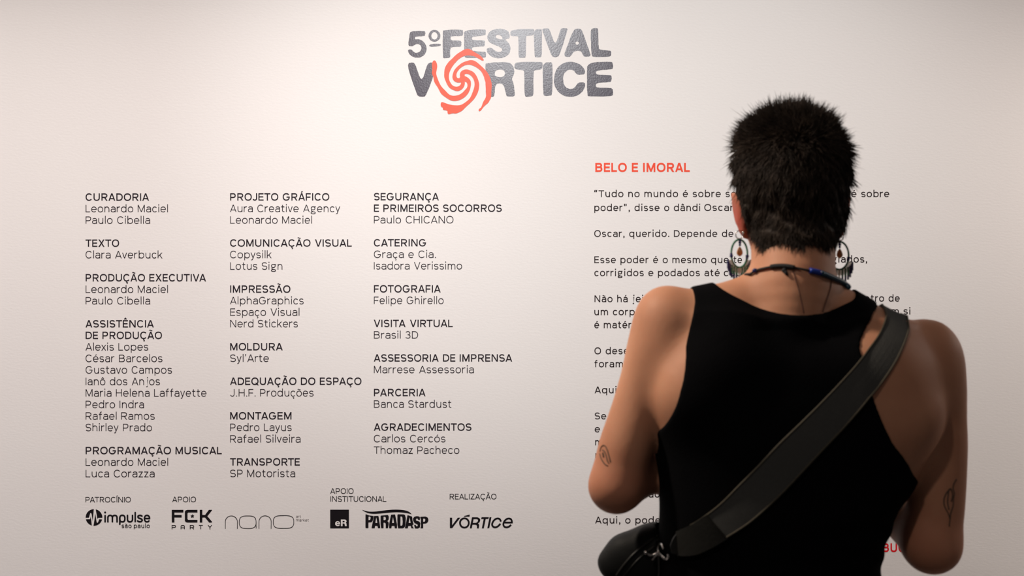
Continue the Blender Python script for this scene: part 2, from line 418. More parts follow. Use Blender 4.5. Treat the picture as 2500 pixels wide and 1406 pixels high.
# the essay on the right: heading, paragraphs, signature
t = thing('essay_heading', 'orange capital heading BELO E IMORAL left of the head', 'wall text', (wx(1453), 0, wz(420)))
text_part('lettering', 'BELO E IMORAL', 1453.3, 1684, 419.6, 22, 19.5, M_ORANGE_TEXT, t, space=52, track=0)
EB, ES = 483.3, 31.78
ESSAY = [
 ('black paragraph opening “Tudo no mundo, right below the orange heading', [(0, '“Tudo no mundo é sobre sexo, exceto sexo. Sexo é sobre', 1450.8, 2171, -2.2), (1, 'poder”, disse o dândi', 1451, 1709.5, 0), (1, 'Oscar', 1719.5, 1790.5, -0.3)]),
 ('single black line Oscar, querido. ending beside the left earring', [(3, 'Oscar, querido. Depende de', 1450.8, 1790.5, -0.3)]),
 ('black paragraph opening Esse poder, crossed by the left earring', [(5, 'Esse poder é o mesmo que', 1451, 1779, 0), (5, 'te', 1791, 1811.5, 0), (5, 'giados,', 2030.5, 2117, -1.4), (6, 'corrigidos e podados até', 1451, 1757, 0), (6, 'caber', 1767, 1837, 0)]),
 ('black paragraph opening Não há jeito, split by both shoulders', [(8, 'Não há jeito', 1451.5, 1597, 0), (8, 'dentro de', 2081, 2196.5, -1.4), (9, 'um corpo', 1451, 1565.3, 0), (9, 'em si', 2160.5, 2222.5, -1.6), (10, 'é matéria', 1451, 1562, 0)]),
 ('black paragraph opening O dese, cut off by the left upper arm', [(12, 'O dese', 1451.3, 1535, 0), (13, 'foram', 1451.5, 1521, 0)]),
 ('lone black word Aqui beside the left upper arm', [(15, 'Aqui', 1451.7, 1505, 0)]),
 ('black paragraph opening Se, mostly hidden by the left elbow', [(17, 'Se', 1452, 1480, 0), (18, 'e', 1452, 1464.7, 0), (19, 'm', 1453, 1471, 0), (20, 'r', 1453.5, 1461, 0)]),
 ('black letters aos between the left forearm and the black tank top', [(23, 'aos', 1584, 1624, 0)]),
 ('black line Aqui, o poder running behind the shoulder bag', [(25, 'Aqui, o poder', 1453, 1623, 0)]),
]
for label, lines in ESSAY:
    r, s, x0, x1, dy = lines[-1]
    t = thing('essay_paragraph', label, 'wall text', (wx(lines[0][2]), 0, wz(EB + r * ES)), 'essay paragraphs on the right of the wall')
    for r, s, x0, x1, dy in lines:
        text_part('text_line', s, x0, x1, EB + r * ES + dy, 16.6, 13.8, M_INK_BROWN, t, space=66, track=6)
t = thing('essay_signature', 'red capital letters between the black tank top and the right forearm', 'wall text', (wx(1990), 0, wz(1348)))
text_part('lettering', 'CLARA', 1988, 2076.5, 1347.5, 21.3, 19.0, M_RED_TEXT, t, track=0)
text_part('lettering', 'AVERBUCK', 2083, 2228.5, 1347.5, 21.3, 19.0, M_RED_TEXT, t, track=0)

# ------------------------------------------------------------------ logos
def zoomed(ox, oy, k):
    return lambda pts: [(ox + a / k, oy + b / k) for a, b in pts]

def chaikin(p, n=2, keep=0.25, closed=True):
    p = [np.array(q, float) for q in p]
    for _ in range(n):
        q = [] if closed else [p[0]]
        for i in range(len(p) - (0 if closed else 1)):
            a, b = p[i], p[(i + 1) % len(p)]
            q += [a * (1 - keep) + b * keep, a * keep + b * (1 - keep)]
        p = q if closed else q + [p[-1]]
    return p

def holed(name, shapes, mat, parent, y0=0.0, thick=THICK):
    """cut-outs with holes: shapes = list of (outer, [holes]) in pixels, filled as flat 2D curves"""
    V, Fc = [], []
    for outer, holes in shapes:
        cu = bpy.data.curves.new('outline', 'CURVE')
        cu.dimensions = '2D'; cu.fill_mode = 'BOTH'; cu.extrude = thick / 2
        for lp in [outer] + holes:
            sp = cu.splines.new('POLY')
            sp.points.add(len(lp) - 1)
            for q, (a, b) in zip(sp.points, lp): q.co = (a / 1000, -b / 1000, 0, 1)
            sp.use_cyclic_u = True
        ob = bpy.data.objects.new('outline', cu)
        COL.objects.link(ob)
        me = bpy.data.meshes.new_from_object(ob.evaluated_get(bpy.context.evaluated_depsgraph_get()))
        b0 = len(V)
        y0 -= 1.5e-5
        for v in me.vertices:
            V.append((v.co.x - 1.25, y0 - thick / 2 - v.co.z, EYE + .703 + v.co.y))
        Fc += [tuple(b0 + i for i in f.vertices) for f in me.polygons]
        bpy.data.objects.remove(ob); bpy.data.curves.remove(cu); bpy.data.meshes.remove(me)
    return mesh(name, V, Fc, mat, parent)

def flat(name, polys, mat, parent, y0=0.0, thick=THICK):
    V, Fc = slab(polys, y0, thick)
    return mesh(name, V, Fc, mat, parent)

def circ(cx, cy, rx, ry=None, n=40, e=2.0):
    ry = ry or rx
    return _arc(cx, cy, rx, ry, 0, 360, n, e)[:-1]

# festival title, foil lettering with a hammered face
def foil(name, rgb, rough, metal, bump):
    m, nt, p = new_mat(name)
    p.inputs['Base Color'].default_value = rgb
    p.inputs['Roughness'].default_value = rough
    p.inputs['Metallic'].default_value = metal
    p.inputs['Specular IOR Level'].default_value = 0.62
    p.inputs['Coat Weight'].default_value = 0.0
    p.inputs['Coat Roughness'].default_value = 0.30
    tc = nt.nodes.new('ShaderNodeTexCoord')
    n = nt.nodes.new('ShaderNodeTexNoise'); n.inputs['Scale'].default_value = 230; n.inputs['Detail'].default_value = 3
    nt.links.new(tc.outputs['Object'], n.inputs['Vector'])
    b = nt.nodes.new('ShaderNodeBump'); b.inputs['Strength'].default_value = bump; b.inputs['Distance'].default_value = 0.0012
    nt.links.new(n.outputs['Fac'], b.inputs['Height']); nt.links.new(b.outputs['Normal'], p.inputs['Normal'])
    return m
M_FOIL = foil('vinyl_foil_purple_grey', srgb(62, 54, 68), 0.30, 0.0, 0.17)
M_SPIRAL = foil('vinyl_coral', srgb(250, 72, 28), 0.42, 0.0, 0.10)

Z = zoomed(960, 40, 2500 / 580)
def rough_edge(p, amp=1.6, seed=0):
    rnd = random.Random(seed)
    q = chaikin(p, 2, 0.25)
    return Z([(a + rnd.uniform(-amp, amp), b + rnd.uniform(-amp, amp)) for a, b in q])

L5 = [(185,155),(330,152),(339,165),(336,200),(325,208),(238,210),(226,222),(232,243),(262,238),(310,256),(345,298),(353,345),(340,392),(302,427),(250,437),(203,426),(165,392),(153,360),(165,348),(195,348),(212,370),(240,386),(272,378),(294,356),(296,320),(282,297),(250,288),(225,300),(205,315),(170,314),(157,300),(165,230),(173,180)]
LF = [(524,143),(730,138),(736,155),(734,197),(722,207),(618,206),(604,217),(604,240),(618,254),(710,254),(719,270),(716,312),(705,321),(612,323),(600,337),(600,425),(590,438),(530,441),(520,430),(521,160)]
LE = [(748,143),(968,134),(975,150),(973,192),(962,200),(842,211),(828,222),(828,240),(842,251),(955,250),(964,262),(964,307),(950,317),(842,321),(828,332),(828,352),(845,366),(968,371),(978,385),(976,427),(965,434),(770,438),(750,427),(744,350),(746,200)]
LS = [(1226,195),(1216,160),(1180,138),(1120,127),(1050,138),(1003,170),(988,215),(998,257),(1035,287),(1100,311),(1137,331),(1150,350),(1140,369),(1110,377),(1075,366),(1050,341),(1015,327),(984,340),(984,367),(1010,407),(1060,434),(1120,442),(1180,427),(1222,392),(1237,340),(1227,295),(1200,264),(1176,245),(1190,236),(1224,233)]
LSh = [(1078,205),(1100,190),(1135,204),(1154,228),(1142,245),(1105,237),(1080,224)]
LT = [(1236,138),(1476,129),(1482,145),(1479,192),(1465,201),(1405,203),(1398,216),(1396,422),(1385,437),(1330,437),(1319,425),(1318,216),(1305,206),(1240,207),(1231,190)]
LI = [(1484,138),(1560,133),(1567,150),(1565,412),(1550,430),(1500,432),(1486,417),(1480,200)]
LV = [(1568,128),(1632,124),(1647,140),(1690,267),(1705,278),(1722,264),(1760,140),(1775,124),(1833,124),(1834,147),(1752,402),(1731,427),(1688,430),(1664,412),(1569,152)]
LA = [(1896,140),(1940,126),(1978,134),(1992,160),(2072,385),(2077,412),(2060,424),(2013,424),(1998,411),(1984,376),(1965,361),(1910,364),(1890,385),(1870,417),(1850,427),(1808,424),(1800,400),(1810,370)]
LL = [(2080,128),(2143,121),(2157,135),(2160,330),(2176,351),(2288,361),(2295,375),(2292,412),(2280,424),(2103,427),(2086,411),(2078,200)]
V2 = [(136,494),(207,481),(232,500),(277,640),(300,662),(318,640),(354,518),(374,489),(412,482),(440,500),(425,630),(347,832),(325,847),(268,844),(248,820)]
R2 = [(974,488),(1200,478),(1252,504),(1275,560),(1270,612),(1246,655),(1264,690),(1281,812),(1277,842),(1200,845),(1189,830),(1169,740),(1150,711),(1120,702),(1090,709),(1071,740),(1067,830),(1050,847),(1035,847),(976,846),(974,800),(970,520)]
R2h = [(1083,565),(1130,557),(1168,569),(1178,600),(1162,637),(1098,640),(1068,620),(1069,588)]
T2 = [(1280,487),(1350,478),(1566,478),(1573,495),(1570,547),(1550,558),(1490,566),(1475,580),(1477,822),(1462,842),(1400,847),(1381,832),(1379,580),(1370,566),(1288,558),(1275,540)]
I2 = [(1576,488),(1664,480),(1674,500),(1677,650),(1674,822),(1657,833),(1598,839),(1578,822),(1573,600)]
C2 = [(2020,580),(2007,545),(1962,498),(1880,473),(1788,488),(1718,548),(1690,640),(1693,722),(1738,802),(1820,846),(1900,846),(1972,817),(2017,752),(2021,703),(2000,692),(1950,696),(1929,720),(1905,756),(1860,766),(1815,746),(1790,700),(1786,630),(1805,590),(1840,561),(1880,559),(1906,574),(1930,609),(1960,614),(2012,610)]
E2 = [(2042,485),(2293,475),(2311,490),(2315,547),(2295,556),(2160,567),(2133,580),(2133,600),(2155,616),(2288,617),(2299,630),(2297,682),(2280,691),(2160,697),(2133,710),(2131,735),(2150,752),(2293,752),(2313,770),(2315,822),(2300,840),(2058,844),(2040,827),(2038,600)]
t = thing('festival_title', 'large dark purple foil title with coral spiral, high on the wall', 'sign', (wx(1245), 0, wz(280)))
k_ = 0
for outer, hole in ((L5, None), (LF, None), (LE, None), (LS, LSh), (LT, None), (LI, None), (LV, None), (LA, circ(1936, 280, 19, 19, 9)), (LL, None), (V2, None), (R2, R2h), (T2, None), (I2, None), (C2, None), (E2, None)):
    k_ += 2
    holed('letter', [(rough_edge(outer, 1.5, k_), [rough_edge(hole, .9, k_ + 1)] if hole else [])], M_FOIL, t)
holed('ordinal_mark', [(rough_edge(circ(434, 204, 64, 64, 14), 1, 52), [rough_edge(circ(434, 204, 33, 41, 12), 1, 53)]), (rough_edge([(378, 292), (500, 285), (503, 312), (382, 323)], 1, 54), [])], M_FOIL, t)
S1 = [(745,700),(735,770),(700,830),(650,865),(600,880),(540,865),(450,820),(400,745),(360,650),(345,600),(350,480),(370,410),(430,320),(500,260),(570,185),(660,125),(740,80),(800,70),(850,85),(950,150),(1040,200),(1095,265),(1105,290),(1080,300),(1030,272),(930,215),(860,200),(800,195),(730,205),(650,245),(560,330),(480,440),(440,540),(435,620),(450,690),(500,770),(560,795),(620,790),(660,760),(670,720),(650,690),(690,620)]
S2 = [(640,635),(600,630),(580,600),(580,550),(600,500),(650,440),(720,390),(800,370),(870,378),(960,420),(1050,490),(1085,560),(1110,610),(1110,640),(1135,700),(1135,770),(1145,880),(1145,1000),(1090,1080),(1055,1190),(1020,1212),(1000,1235),(1012,1265),(1050,1248),(1100,1170),(1190,1100),(1215,1050),(1245,1000),(1245,860),(1258,760),(1230,640),(1190,550),(1130,470),(1050,395),(940,300),(850,283),(790,300),(700,330),(620,390),(540,470),(505,570),(502,630),(530,680),(580,710),(640,718),(690,700),(730,650),(690,600)]
S3 = [(650,620),(643,550),(670,500),(720,470),(780,462),(840,480),(910,515),(960,580),(1000,670),(1020,760),(1000,880),(940,1000),(860,1090),(740,1195),(690,1255),(570,1310),(510,1295),(440,1322),(410,1302),(412,1245),(320,1237),(322,1190),(278,1167),(283,1098),(310,1083),(400,1120),(520,1150),(660,1150),(750,1095),(840,1020),(890,900),(920,810),(930,730),(910,650),(870,590),(820,555),(760,543),(733,560),(742,590),(720,660)]
S4 = [(740,588),(800,620),(850,670),(862,740),(840,850),(800,930),(730,1000),(650,1045),(570,1067),(490,1062),(430,1032),(340,970),(280,920),(230,810),(152,700),(145,620),(107,530),(125,470),(112,400),(117,330),(155,282),(200,320),(217,400),(205,470),(190,550),(240,690),(290,790),(370,870),(440,945),(510,970),(610,960),(690,915),(730,870),(780,820),(795,770),(780,710),(745,695),(680,690),(680,600)]
ZS = zoomed(1040, 110, 1406 / 180)
holed('spiral_emblem', [(ZS(chaikin(s, 2)), []) for s in (S1, S2, S3, S4)] + [(ZS(circ(700, 645, 62)), [])], M_SPIRAL, t, y0=-THICK - 0.0001)

def heading(label, lines):
    t = thing('sponsor_heading', label, 'wall text', (wx(lines[-1][1]), 0, wz(lines[-1][3])), 'small headings above the logos')
    for s, x0, x1, b in lines:
        text_part('lettering', s, x0, x1, b, 13.4, 12.2, M_INK_LOGO, t, space=30, track=0)
heading('small black word PATROCÍNIO at the lower left', [('PATROCÍNIO', 208.8, 319.3, 1226.2)])
heading('small black word APOIO above the blocky party logo', [('APOIO', 420.5, 478.5, 1225.7)])
heading('small black two-line heading APOIO INSTITUCIONAL', [('APOIO', 806.3, 863.2, 1205.3), ('INSTITUCIONAL', 806.8, 943.3, 1224.6)])
heading('small black word REALIZAÇÃO above the slanted logo', [('REALIZAÇÃO', 1098, 1212, 1218.8)])

GL = 'sponsor logos along the foot of the wall text'
def logo(label, px, py): return thing('sponsor_logo', label, 'logo', (wx(px), 0, wz(py)), GL)
def strokes(name, zf, paths, w, mat, parent, caps='butt', extra=()):
    polys = []
    for pth in paths:
        cl = len(pth) > 2 and tuple(pth[0]) == tuple(pth[-1])
        polys += ribbon(pth, w, cl, 'butt' if cl else caps)
    polys += list(extra)
    return flat(name, [zf(q) for q in polys], mat, parent)

# heartbeat disc
Z1 = zoomed(200, 1230, 2500 / 180)
def disc_arc(a0, a1): return [(410 + 283 * math.cos(math.radians(a)), 458 - 280 * math.sin(math.radians(a))) for a in np.linspace(a0, a1, 24)]
t = logo('round black heartbeat disc logo under the word PATROCÍNIO', 288, 1290)
holed('emblem', [(Z1(disc_arc(182, 91) + [(366, 590), (327, 330), (303, 300), (281, 318), (235, 467)]), []),
                 (Z1(disc_arc(78, -2) + [(550, 470), (525, 512)]), []),
                 (Z1(disc_arc(193, 255) + [(300, 420), (275, 517)]), []),
                 (Z1(disc_arc(267, 346) + [(590, 520), (545, 628), (520, 645), (500, 625), (455, 325)]), [])], M_INK_LOGO, t)
strokes('lettering', Z1, [[(787, 395), (787, 607)], [(880, 607)] + [(x, 2 * 470 - y) for x, y in _arc(957, 470, 77, 82, 180, 0, 12)] + [(1035, 607)],
        [(1035, 500)] + [(x, 2 * 470 - y) for x, y in _arc(1113, 470, 78, 82, 180, 0, 12)] + [(1192, 607)],
        [(1285, 692), (1285, 480)], _arc(1370, 497, 87, 112, 0, 360, 32, 2.5),
        [(1545, 390)] + _arc(1630, 520, 85, 88, 180, 0, 14) + [(1715, 390)], [(1807, 292), (1807, 600)],
        [(2035, 410), (1995, 390), (1950, 388), (1908, 408), (1900, 445), (1925, 478), (1985, 495), (2030, 518), (2045, 555), (2022, 592), (1970, 607), (1925, 597), (1887, 575)],
        [(2125, 493), (2292, 493)] + [(x, 2 * 497 - y) for x, y in _arc(2207, 497, 86, 110, 2, 318, 26)]], 54, M_INK_LOGO, t, 'round', [circ(787, 290, 34)])
text_part('tagline', 'são paulo', 296.8, 365.7, 1288.8, 10.4, 15.5, M_INK_LOGO, t, space=52, track=4)

# blocky party logo
Z2 = zoomed(410, 1230, 2500 / 360)
t = logo('blocky black three-letter party logo under the word APOIO', 468, 1292)
holed('lettering', [(Z2([(65,100),(262,100),(262,145),(110,145),(110,187),(232,187),(232,230),(110,230),(110,315),(65,315)]), []),
    (Z2([(330,100),(500,100),(500,145),(345,145),(332,158),(332,258),(345,270),(500,270),(500,315),(330,315),(300,305),(287,285),(287,130),(300,110)]), []),
    (Z2([(540,100),(583,100),(583,187),(630,187),(695,100),(748,100),(748,108),(668,208),(748,302),(748,315),(700,315),(630,230),(583,230),(583,315),(540,315)]), [])], M_INK_LOGO, t)
strokes('asterisk', Z2, [[(415, 208), (415 + 29 * math.sin(a), 208 - 29 * math.cos(a))] for a in [i * 2 * math.pi / 5 for i in range(5)]], 16, M_INK_LOGO, t)
strokes('tagline', Z2, [[(70,430),(70,365),(118,365),(129,373),(129,391),(118,399),(70,399)], [(222,430),(222,377),(234,365),(268,365),(280,377),(280,430)], [(222,404),(280,404)],
    [(377,430),(377,365),(426,365),(437,373),(437,393),(426,401),(377,401)], [(415,401),(438,430)], [(525,364),(591,364)], [(558,364),(558,430)], [(679,360),(712,396),(745,360)], [(712,394),(712,430)]], 12.5, M_INK_LOGO, t)

# thin line logo
t = logo('thin outlined four-letter logo with small grey words at its right', 650, 1291)
up = lambda cx, cy, rx, ry: [(x, 2 * cy - y) for x, y in _arc(cx, cy, rx, ry, 180, 0, 20, 2.0)]
strokes('lettering', Z2, [[(973, 424)] + up(1075, 300, 102, 97) + [(1177, 424)], _arc(1352, 310, 142, 107, 0, 360, 60, 3.0), [(1494, 300), (1495, 418)],
    [(1545, 420)] + up(1648, 298, 103, 97) + [(1750, 420)], _arc(1960, 306, 173, 109, 0, 360, 64, 3.2)], 10.5, M_INK_LOGO, t)
text_part('tagline', 'art', 722.8, 734.7, 1263.9, 6.4, 9, M_GREY_LOGO, t, track=4)
text_part('tagline', 'market', 722.8, 754, 1272.7, 6.4, 9, M_GREY_LOGO, t, track=4)

# square logo with two letters left open
Z3 = zoomed(795, 1230, 2500 / 270)
t = logo('solid black square logo with two pale letters in its corner', 829, 1290)
flat('square', [Z3([(103, 130), (527, 130), (527, 553), (103, 553)])], M_INK_LOGO, t)
holed('initials', [(Z3([(345,352),(430,352),(458,360),(473,380),(473,402),(457,424),(470,440),(478,503),(438,503),(431,460),(424,448),(410,443),(383,443),(383,505),(345,505)]), [Z3([(383,384),(414,384),(430,391),(430,408),(414,416),(383,416)])]),
    (Z3([(322,478),(303,497),(272,504),(238,494),(217,467),(217,425),(238,398),(272,388),(306,398),(326,425),(329,458),(252,458),(258,472),(275,478),(292,474),(298,468)]), [Z3([(251,434),(297,434),(290,418),(273,412),(258,418)])])], M_WALL, t, y0=-THICK - 0.0002)


# swoosh logo
t = logo('heavy black logo of squeezed capitals under a long swoosh', 969, 1290)
holed('swoosh', [(Z3(chaikin([(820,128),(900,160),(1000,178),(1150,172),(1300,150),(1450,132),(1600,127),(1750,135),(1850,160),(1910,195),(1952,240),(1880,215),(1780,198),(1650,187),(1500,190),(1350,205),(1200,220),(1080,225),(980,215),(900,185),(850,155)], 2)), [])], M_INK_LOGO, t)
c1 = lambda p: Z3(chaikin(p, 1, 0.07))
holed('lettering', [
    (c1([(900,228),(980,260),(1085,272),(1080,330),(1060,390),(1030,415),(968,420),(968,548),(900,548)]), [c1([(970,288),(995,282),(1015,295),(1018,320),(1005,360),(970,368)])]),
    (c1([(1093,272),(1195,270),(1238,548),(1185,548),(1172,495),(1118,495),(1108,550),(1037,550),(1065,410),(1085,330)]), [c1([(1145,300),(1170,430),(1122,430)])]),
    (c1([(1243,265),(1410,250),(1428,290),(1425,350),(1395,390),(1420,410),(1428,450),(1408,550),(1360,550),(1358,440),(1330,420),(1310,425),(1310,550),(1258,550),(1243,470)]), [c1([(1310,290),(1345,288),(1360,310),(1360,350),(1340,368),(1310,365)])]),
    (c1([(1478,245),(1570,235),(1615,470),(1612,550),(1565,550),(1555,495),(1495,495),(1485,550),(1435,550),(1437,450)]), [c1([(1523,290),(1548,432),(1500,432)])]),
    (c1([(1622,235),(1760,235),(1795,250),(1812,320),(1805,460),(1790,520),(1750,550),(1640,550),(1622,470)]), [c1([(1692,280),(1715,280),(1735,300),(1742,400),(1738,470),(1725,492),(1690,492)])]),
    (c1([(1850,253),(1955,285),(1966,380),(1990,465),(1962,475),(1965,510),(1995,550),(1938,550),(1928,495),(1868,495),(1858,550),(1790,550),(1817,430)]), [c1([(1898,300),(1922,430),(1875,430)])]),
    (c1([(2130,295),(2132,358),(2090,358),(2085,335),(2060,325),(2040,345),(2045,375),(2120,400),(2142,440),(2130,530),(2080,555),(2020,552),(2000,475),(2040,475),(2045,500),(2065,510),(2083,495),(2080,465),(2010,430),(1980,380),(1976,330),(2005,290),(2060,275),(2105,282)]), []),
    (c1([(2143,290),(2260,285),(2310,310),(2325,360),(2310,410),(2270,440),(2205,445),(2205,548),(2140,548),(2158,500),(2150,420),(2157,360),(2137,300)]), [c1([(2205,330),(2240,330),(2255,360),(2240,400),(2205,403)])])], M_INK_LOGO, t)

# slanted logo
Z4 = zoomed(1085, 1230, 2500 / 180)
t = logo('slanted bold black logo with a wedge accent under REALIZAÇÃO', 1175, 1290)
holed('lettering', [
    (Z4([(185,465),(262,465),(262,725),(455,465),(538,465),(262,822),(185,822)]), []),
    (Z4(circ(678, 645, 180, 187, 48)), [Z4(circ(678, 645, 118, 128, 40))]),
    (Z4([(935,452),(1090,452),(1140,458),(1185,485),(1215,530),(1210,580),(1185,625),(1140,660),(1160,680),(1176,705),(1178,740),(1165,828),(1100,828),(1105,760),(1090,720),(1050,705),(950,705),(925,828),(860,828)]), [Z4([(990,515),(1085,512),(1125,522),(1142,550),(1132,590),(1105,625),(1065,640),(963,645)])]),
    (Z4([(1262,450),(1508,450),(1490,510),(1400,510),(1335,828),(1268,828),(1332,510),(1245,510)]), []),
    (Z4([(1530,450),(1595,450),(1520,820),(1455,820)]), [])], M_INK_LOGO, t)
strokes('curved_lettering', Z4, [chaikin(q, 3, .25, False) for q in ([(1914,600),(1900,548),(1865,503),(1800,487),(1720,515),(1650,590),(1614,680),(1625,745),(1675,788),(1740,798),(1820,760),(1900,670)],
    [(1995,633),(2288,632),(2288,630),(2285,560),(2250,507),(2180,488),(2100,515),(2030,585),(1994,680),(2008,745),(2055,788),(2120,798),(2200,765),(2260,708)])], 60, M_INK_LOGO, t)
flat('accent', [Z4([(663,432),(663,410),(858,362),(852,432)])], M_INK_LOGO, t)
# ------------------------------------------------------------------ the visitor, seen from behind: one distance field, meshed once
def smin(a, b, k):
    h = np.maximum(k - np.abs(a - b), 0) / k
    return np.minimum(a, b) - h * h * k * 0.25

class Field:
    def __init__(self, lo, hi, h):
        self.lo = np.array(lo, float); self.h = h
        self.n = np.ceil((np.array(hi) - self.lo) / h).astype(int) + 1
        self.f = np.full(self.n, 0.2, np.float32)
        self.ax = [self.lo[i] + h * np.arange(self.n[i], dtype=np.float32) for i in range(3)]
    def sub(self, lo, hi):
        s = []
        for i in range(3):
            a = int(max(0, math.floor((lo[i] - self.lo[i]) / self.h))); b = int(min(self.n[i], math.ceil((hi[i] - self.lo[i]) / self.h) + 1))
            if b <= a: return None, None
            s.append(slice(a, b))
        s = tuple(s)
        return s, np.meshgrid(self.ax[0][s[0]], self.ax[1][s[1]], self.ax[2][s[2]], indexing='ij', sparse=True)
    def put(self, d, s, k, cut=False):
        if cut: self.f[s] = -smin(-self.f[s], d, k)
        else: self.f[s] = smin(self.f[s], d, k)
    def cone(self, a, b, ra, rb, k=0.02, sq=(1, 1, 1), cut=False):
        a = np.array(a, float); b = np.array(b, float); m = max(ra, rb) * max(1 / min(sq), 1) + k + 0.01
        s, g = self.sub(np.minimum(a, b) - m, np.maximum(a, b) + m)
        if s is None: return
        sq = np.array(sq, float)
        ab = (b - a) * sq; L2 = max(float(ab @ ab), 1e-12)
        p = [(g[i] - a[i]) * sq[i] for i in range(3)]
        t = np.clip((p[0] * ab[0] + p[1] * ab[1] + p[2] * ab[2]) / L2, 0, 1)
        d = np.sqrt(sum((p[i] - t * ab[i]) ** 2 for i in range(3))) - (ra + (rb - ra) * t)
        self.put(d.astype(np.float32), s, k, cut)
    def chain(self, pts, k=0.02, sq=(1, 1, 1), sub=4):
        """a limb: a smooth run of round sections, joined to the rest once"""
        A = np.array([np.append(p, r) for p, r in pts]); R = []
        for i in range(len(A) - 1):
            a = A[max(i - 1, 0)]; b = A[i]; c = A[i + 1]; d = A[min(i + 2, len(A) - 1)]
            for t in np.linspace(0, 1, sub, endpoint=False):
                R.append(.5 * ((2 * b) + (c - a) * t + (2 * a - 5 * b + 4 * c - d) * t * t + (3 * b - a - 3 * c + d) * t ** 3))
        R = np.array(R + [A[-1]]); m = R[:, 3].max() * max(1 / min(sq), 1) + k + .01
        s, g = self.sub(R[:, :3].min(0) - m, R[:, :3].max(0) + m)
        if s is None: return
        sq = np.array(sq, float); best = None
        for u, v in zip(R[:-1], R[1:]):
            ab = (v[:3] - u[:3]) * sq; L2 = max(float(ab @ ab), 1e-12)
            p = [(g[i] - u[i]) * sq[i] for i in range(3)]
            t = np.clip((p[0] * ab[0] + p[1] * ab[1] + p[2] * ab[2]) / L2, 0, 1)
            d = np.sqrt(sum((p[i] - t * ab[i]) ** 2 for i in range(3))) - (u[3] + (v[3] - u[3]) * t)
            best = d if best is None else np.minimum(best, d)
        self.put(best.astype(np.float32), s, k)
    def ell(self, c, r, rot=None, k=0.02, cut=False):
        c = np.array(c, float); r = np.array(r, float); m = r.max() + k + 0.01
        s, g = self.sub(c - m, c + m)
        if s is None: return
        p = [g[i] - c[i] for i in range(3)]
        if rot is not None:
            R = np.array(rot.to_3x3().transposed())
            p = [R[i, 0] * p[0] + R[i, 1] * p[1] + R[i, 2] * p[2] for i in range(3)]
        q0 = np.sqrt(sum((p[i] / r[i]) ** 2 for i in range(3))); q1 = np.sqrt(sum((p[i] / r[i] ** 2) ** 2 for i in range(3)))
        d = q0 * (q0 - 1) / np.maximum(q1, 1e-6)
        self.put(np.clip(d, -.2, .2).astype(np.float32), s, k, cut)
    def loft(self, rows, k=0.03, e=2.4):
        """rows: (z, x centre, y centre, half width, half depth), upright body with rounded-box sections"""
        rows = sorted(rows); Z = np.array([r[0] for r in rows])
        m = 0.05
        lo = (min(r[1] - r[3] for r in rows) - m, min(r[2] - r[4] for r in rows) - m, Z[0] - m); hi = (max(r[1] + r[3] for r in rows) + m, max(r[2] + r[4] for r in rows) + m, Z[-1] + m)
        s, g = self.sub(lo, hi)
        z = self.ax[2][s[2]]
        def ip(i):
            v = np.array([r[i] for r in rows]); t = np.gradient(v, Z)
            j = np.clip(np.searchsorted(Z, z) - 1, 0, len(Z) - 2); dz = Z[j + 1] - Z[j]; u = np.clip((z - Z[j]) / dz, 0, 1)
            return (v[j] * (2 * u**3 - 3 * u**2 + 1) + v[j + 1] * (3 * u**2 - 2 * u**3) + dz * (t[j] * (u**3 - 2 * u**2 + u) + t[j + 1] * (u**3 - u**2)))[None, None, :]
        dx = g[0] - ip(1); dy = g[1] - ip(2); a = ip(3); b = ip(4)
        q = ((np.abs(dx) / a) ** e + (np.abs(dy) / b) ** e) ** (1 / e)
        r = np.sqrt(dx * dx + dy * dy)
        d = np.where(q > 1e-4, r * (1 - 1 / np.maximum(q, 1e-4)), -np.minimum(a, b))
        zz = g[2]
        d = np.maximum(d, np.maximum(Z[0] - zz, zz - Z[-1]))
        self.put(np.clip(d, -.2, .2).astype(np.float32), s, k)
    def value(self, p):
        p = np.atleast_2d(np.asarray(p, float)); q = (p - self.lo) / self.h
        q = np.clip(q, 0, self.n - 1.001); i = q.astype(int); t = q - i
        out = 0
        for dx in (0, 1):
            for dy in (0, 1):
                for dz in (0, 1):
                    w = (t[:, 0] if dx else 1 - t[:, 0]) * (t[:, 1] if dy else 1 - t[:, 1]) * (t[:, 2] if dz else 1 - t[:, 2])
                    out = out + w * self.f[i[:, 0] + dx, i[:, 1] + dy, i[:, 2] + dz]
        return out
    def grad(self, p, e=0.004):
        p = np.atleast_2d(np.asarray(p, float))
        g = np.stack([self.value(p + e * np.eye(3)[i]) - self.value(p - e * np.eye(3)[i]) for i in range(3)], 1)
        return g / np.maximum(np.linalg.norm(g, axis=1, keepdims=True), 1e-9)

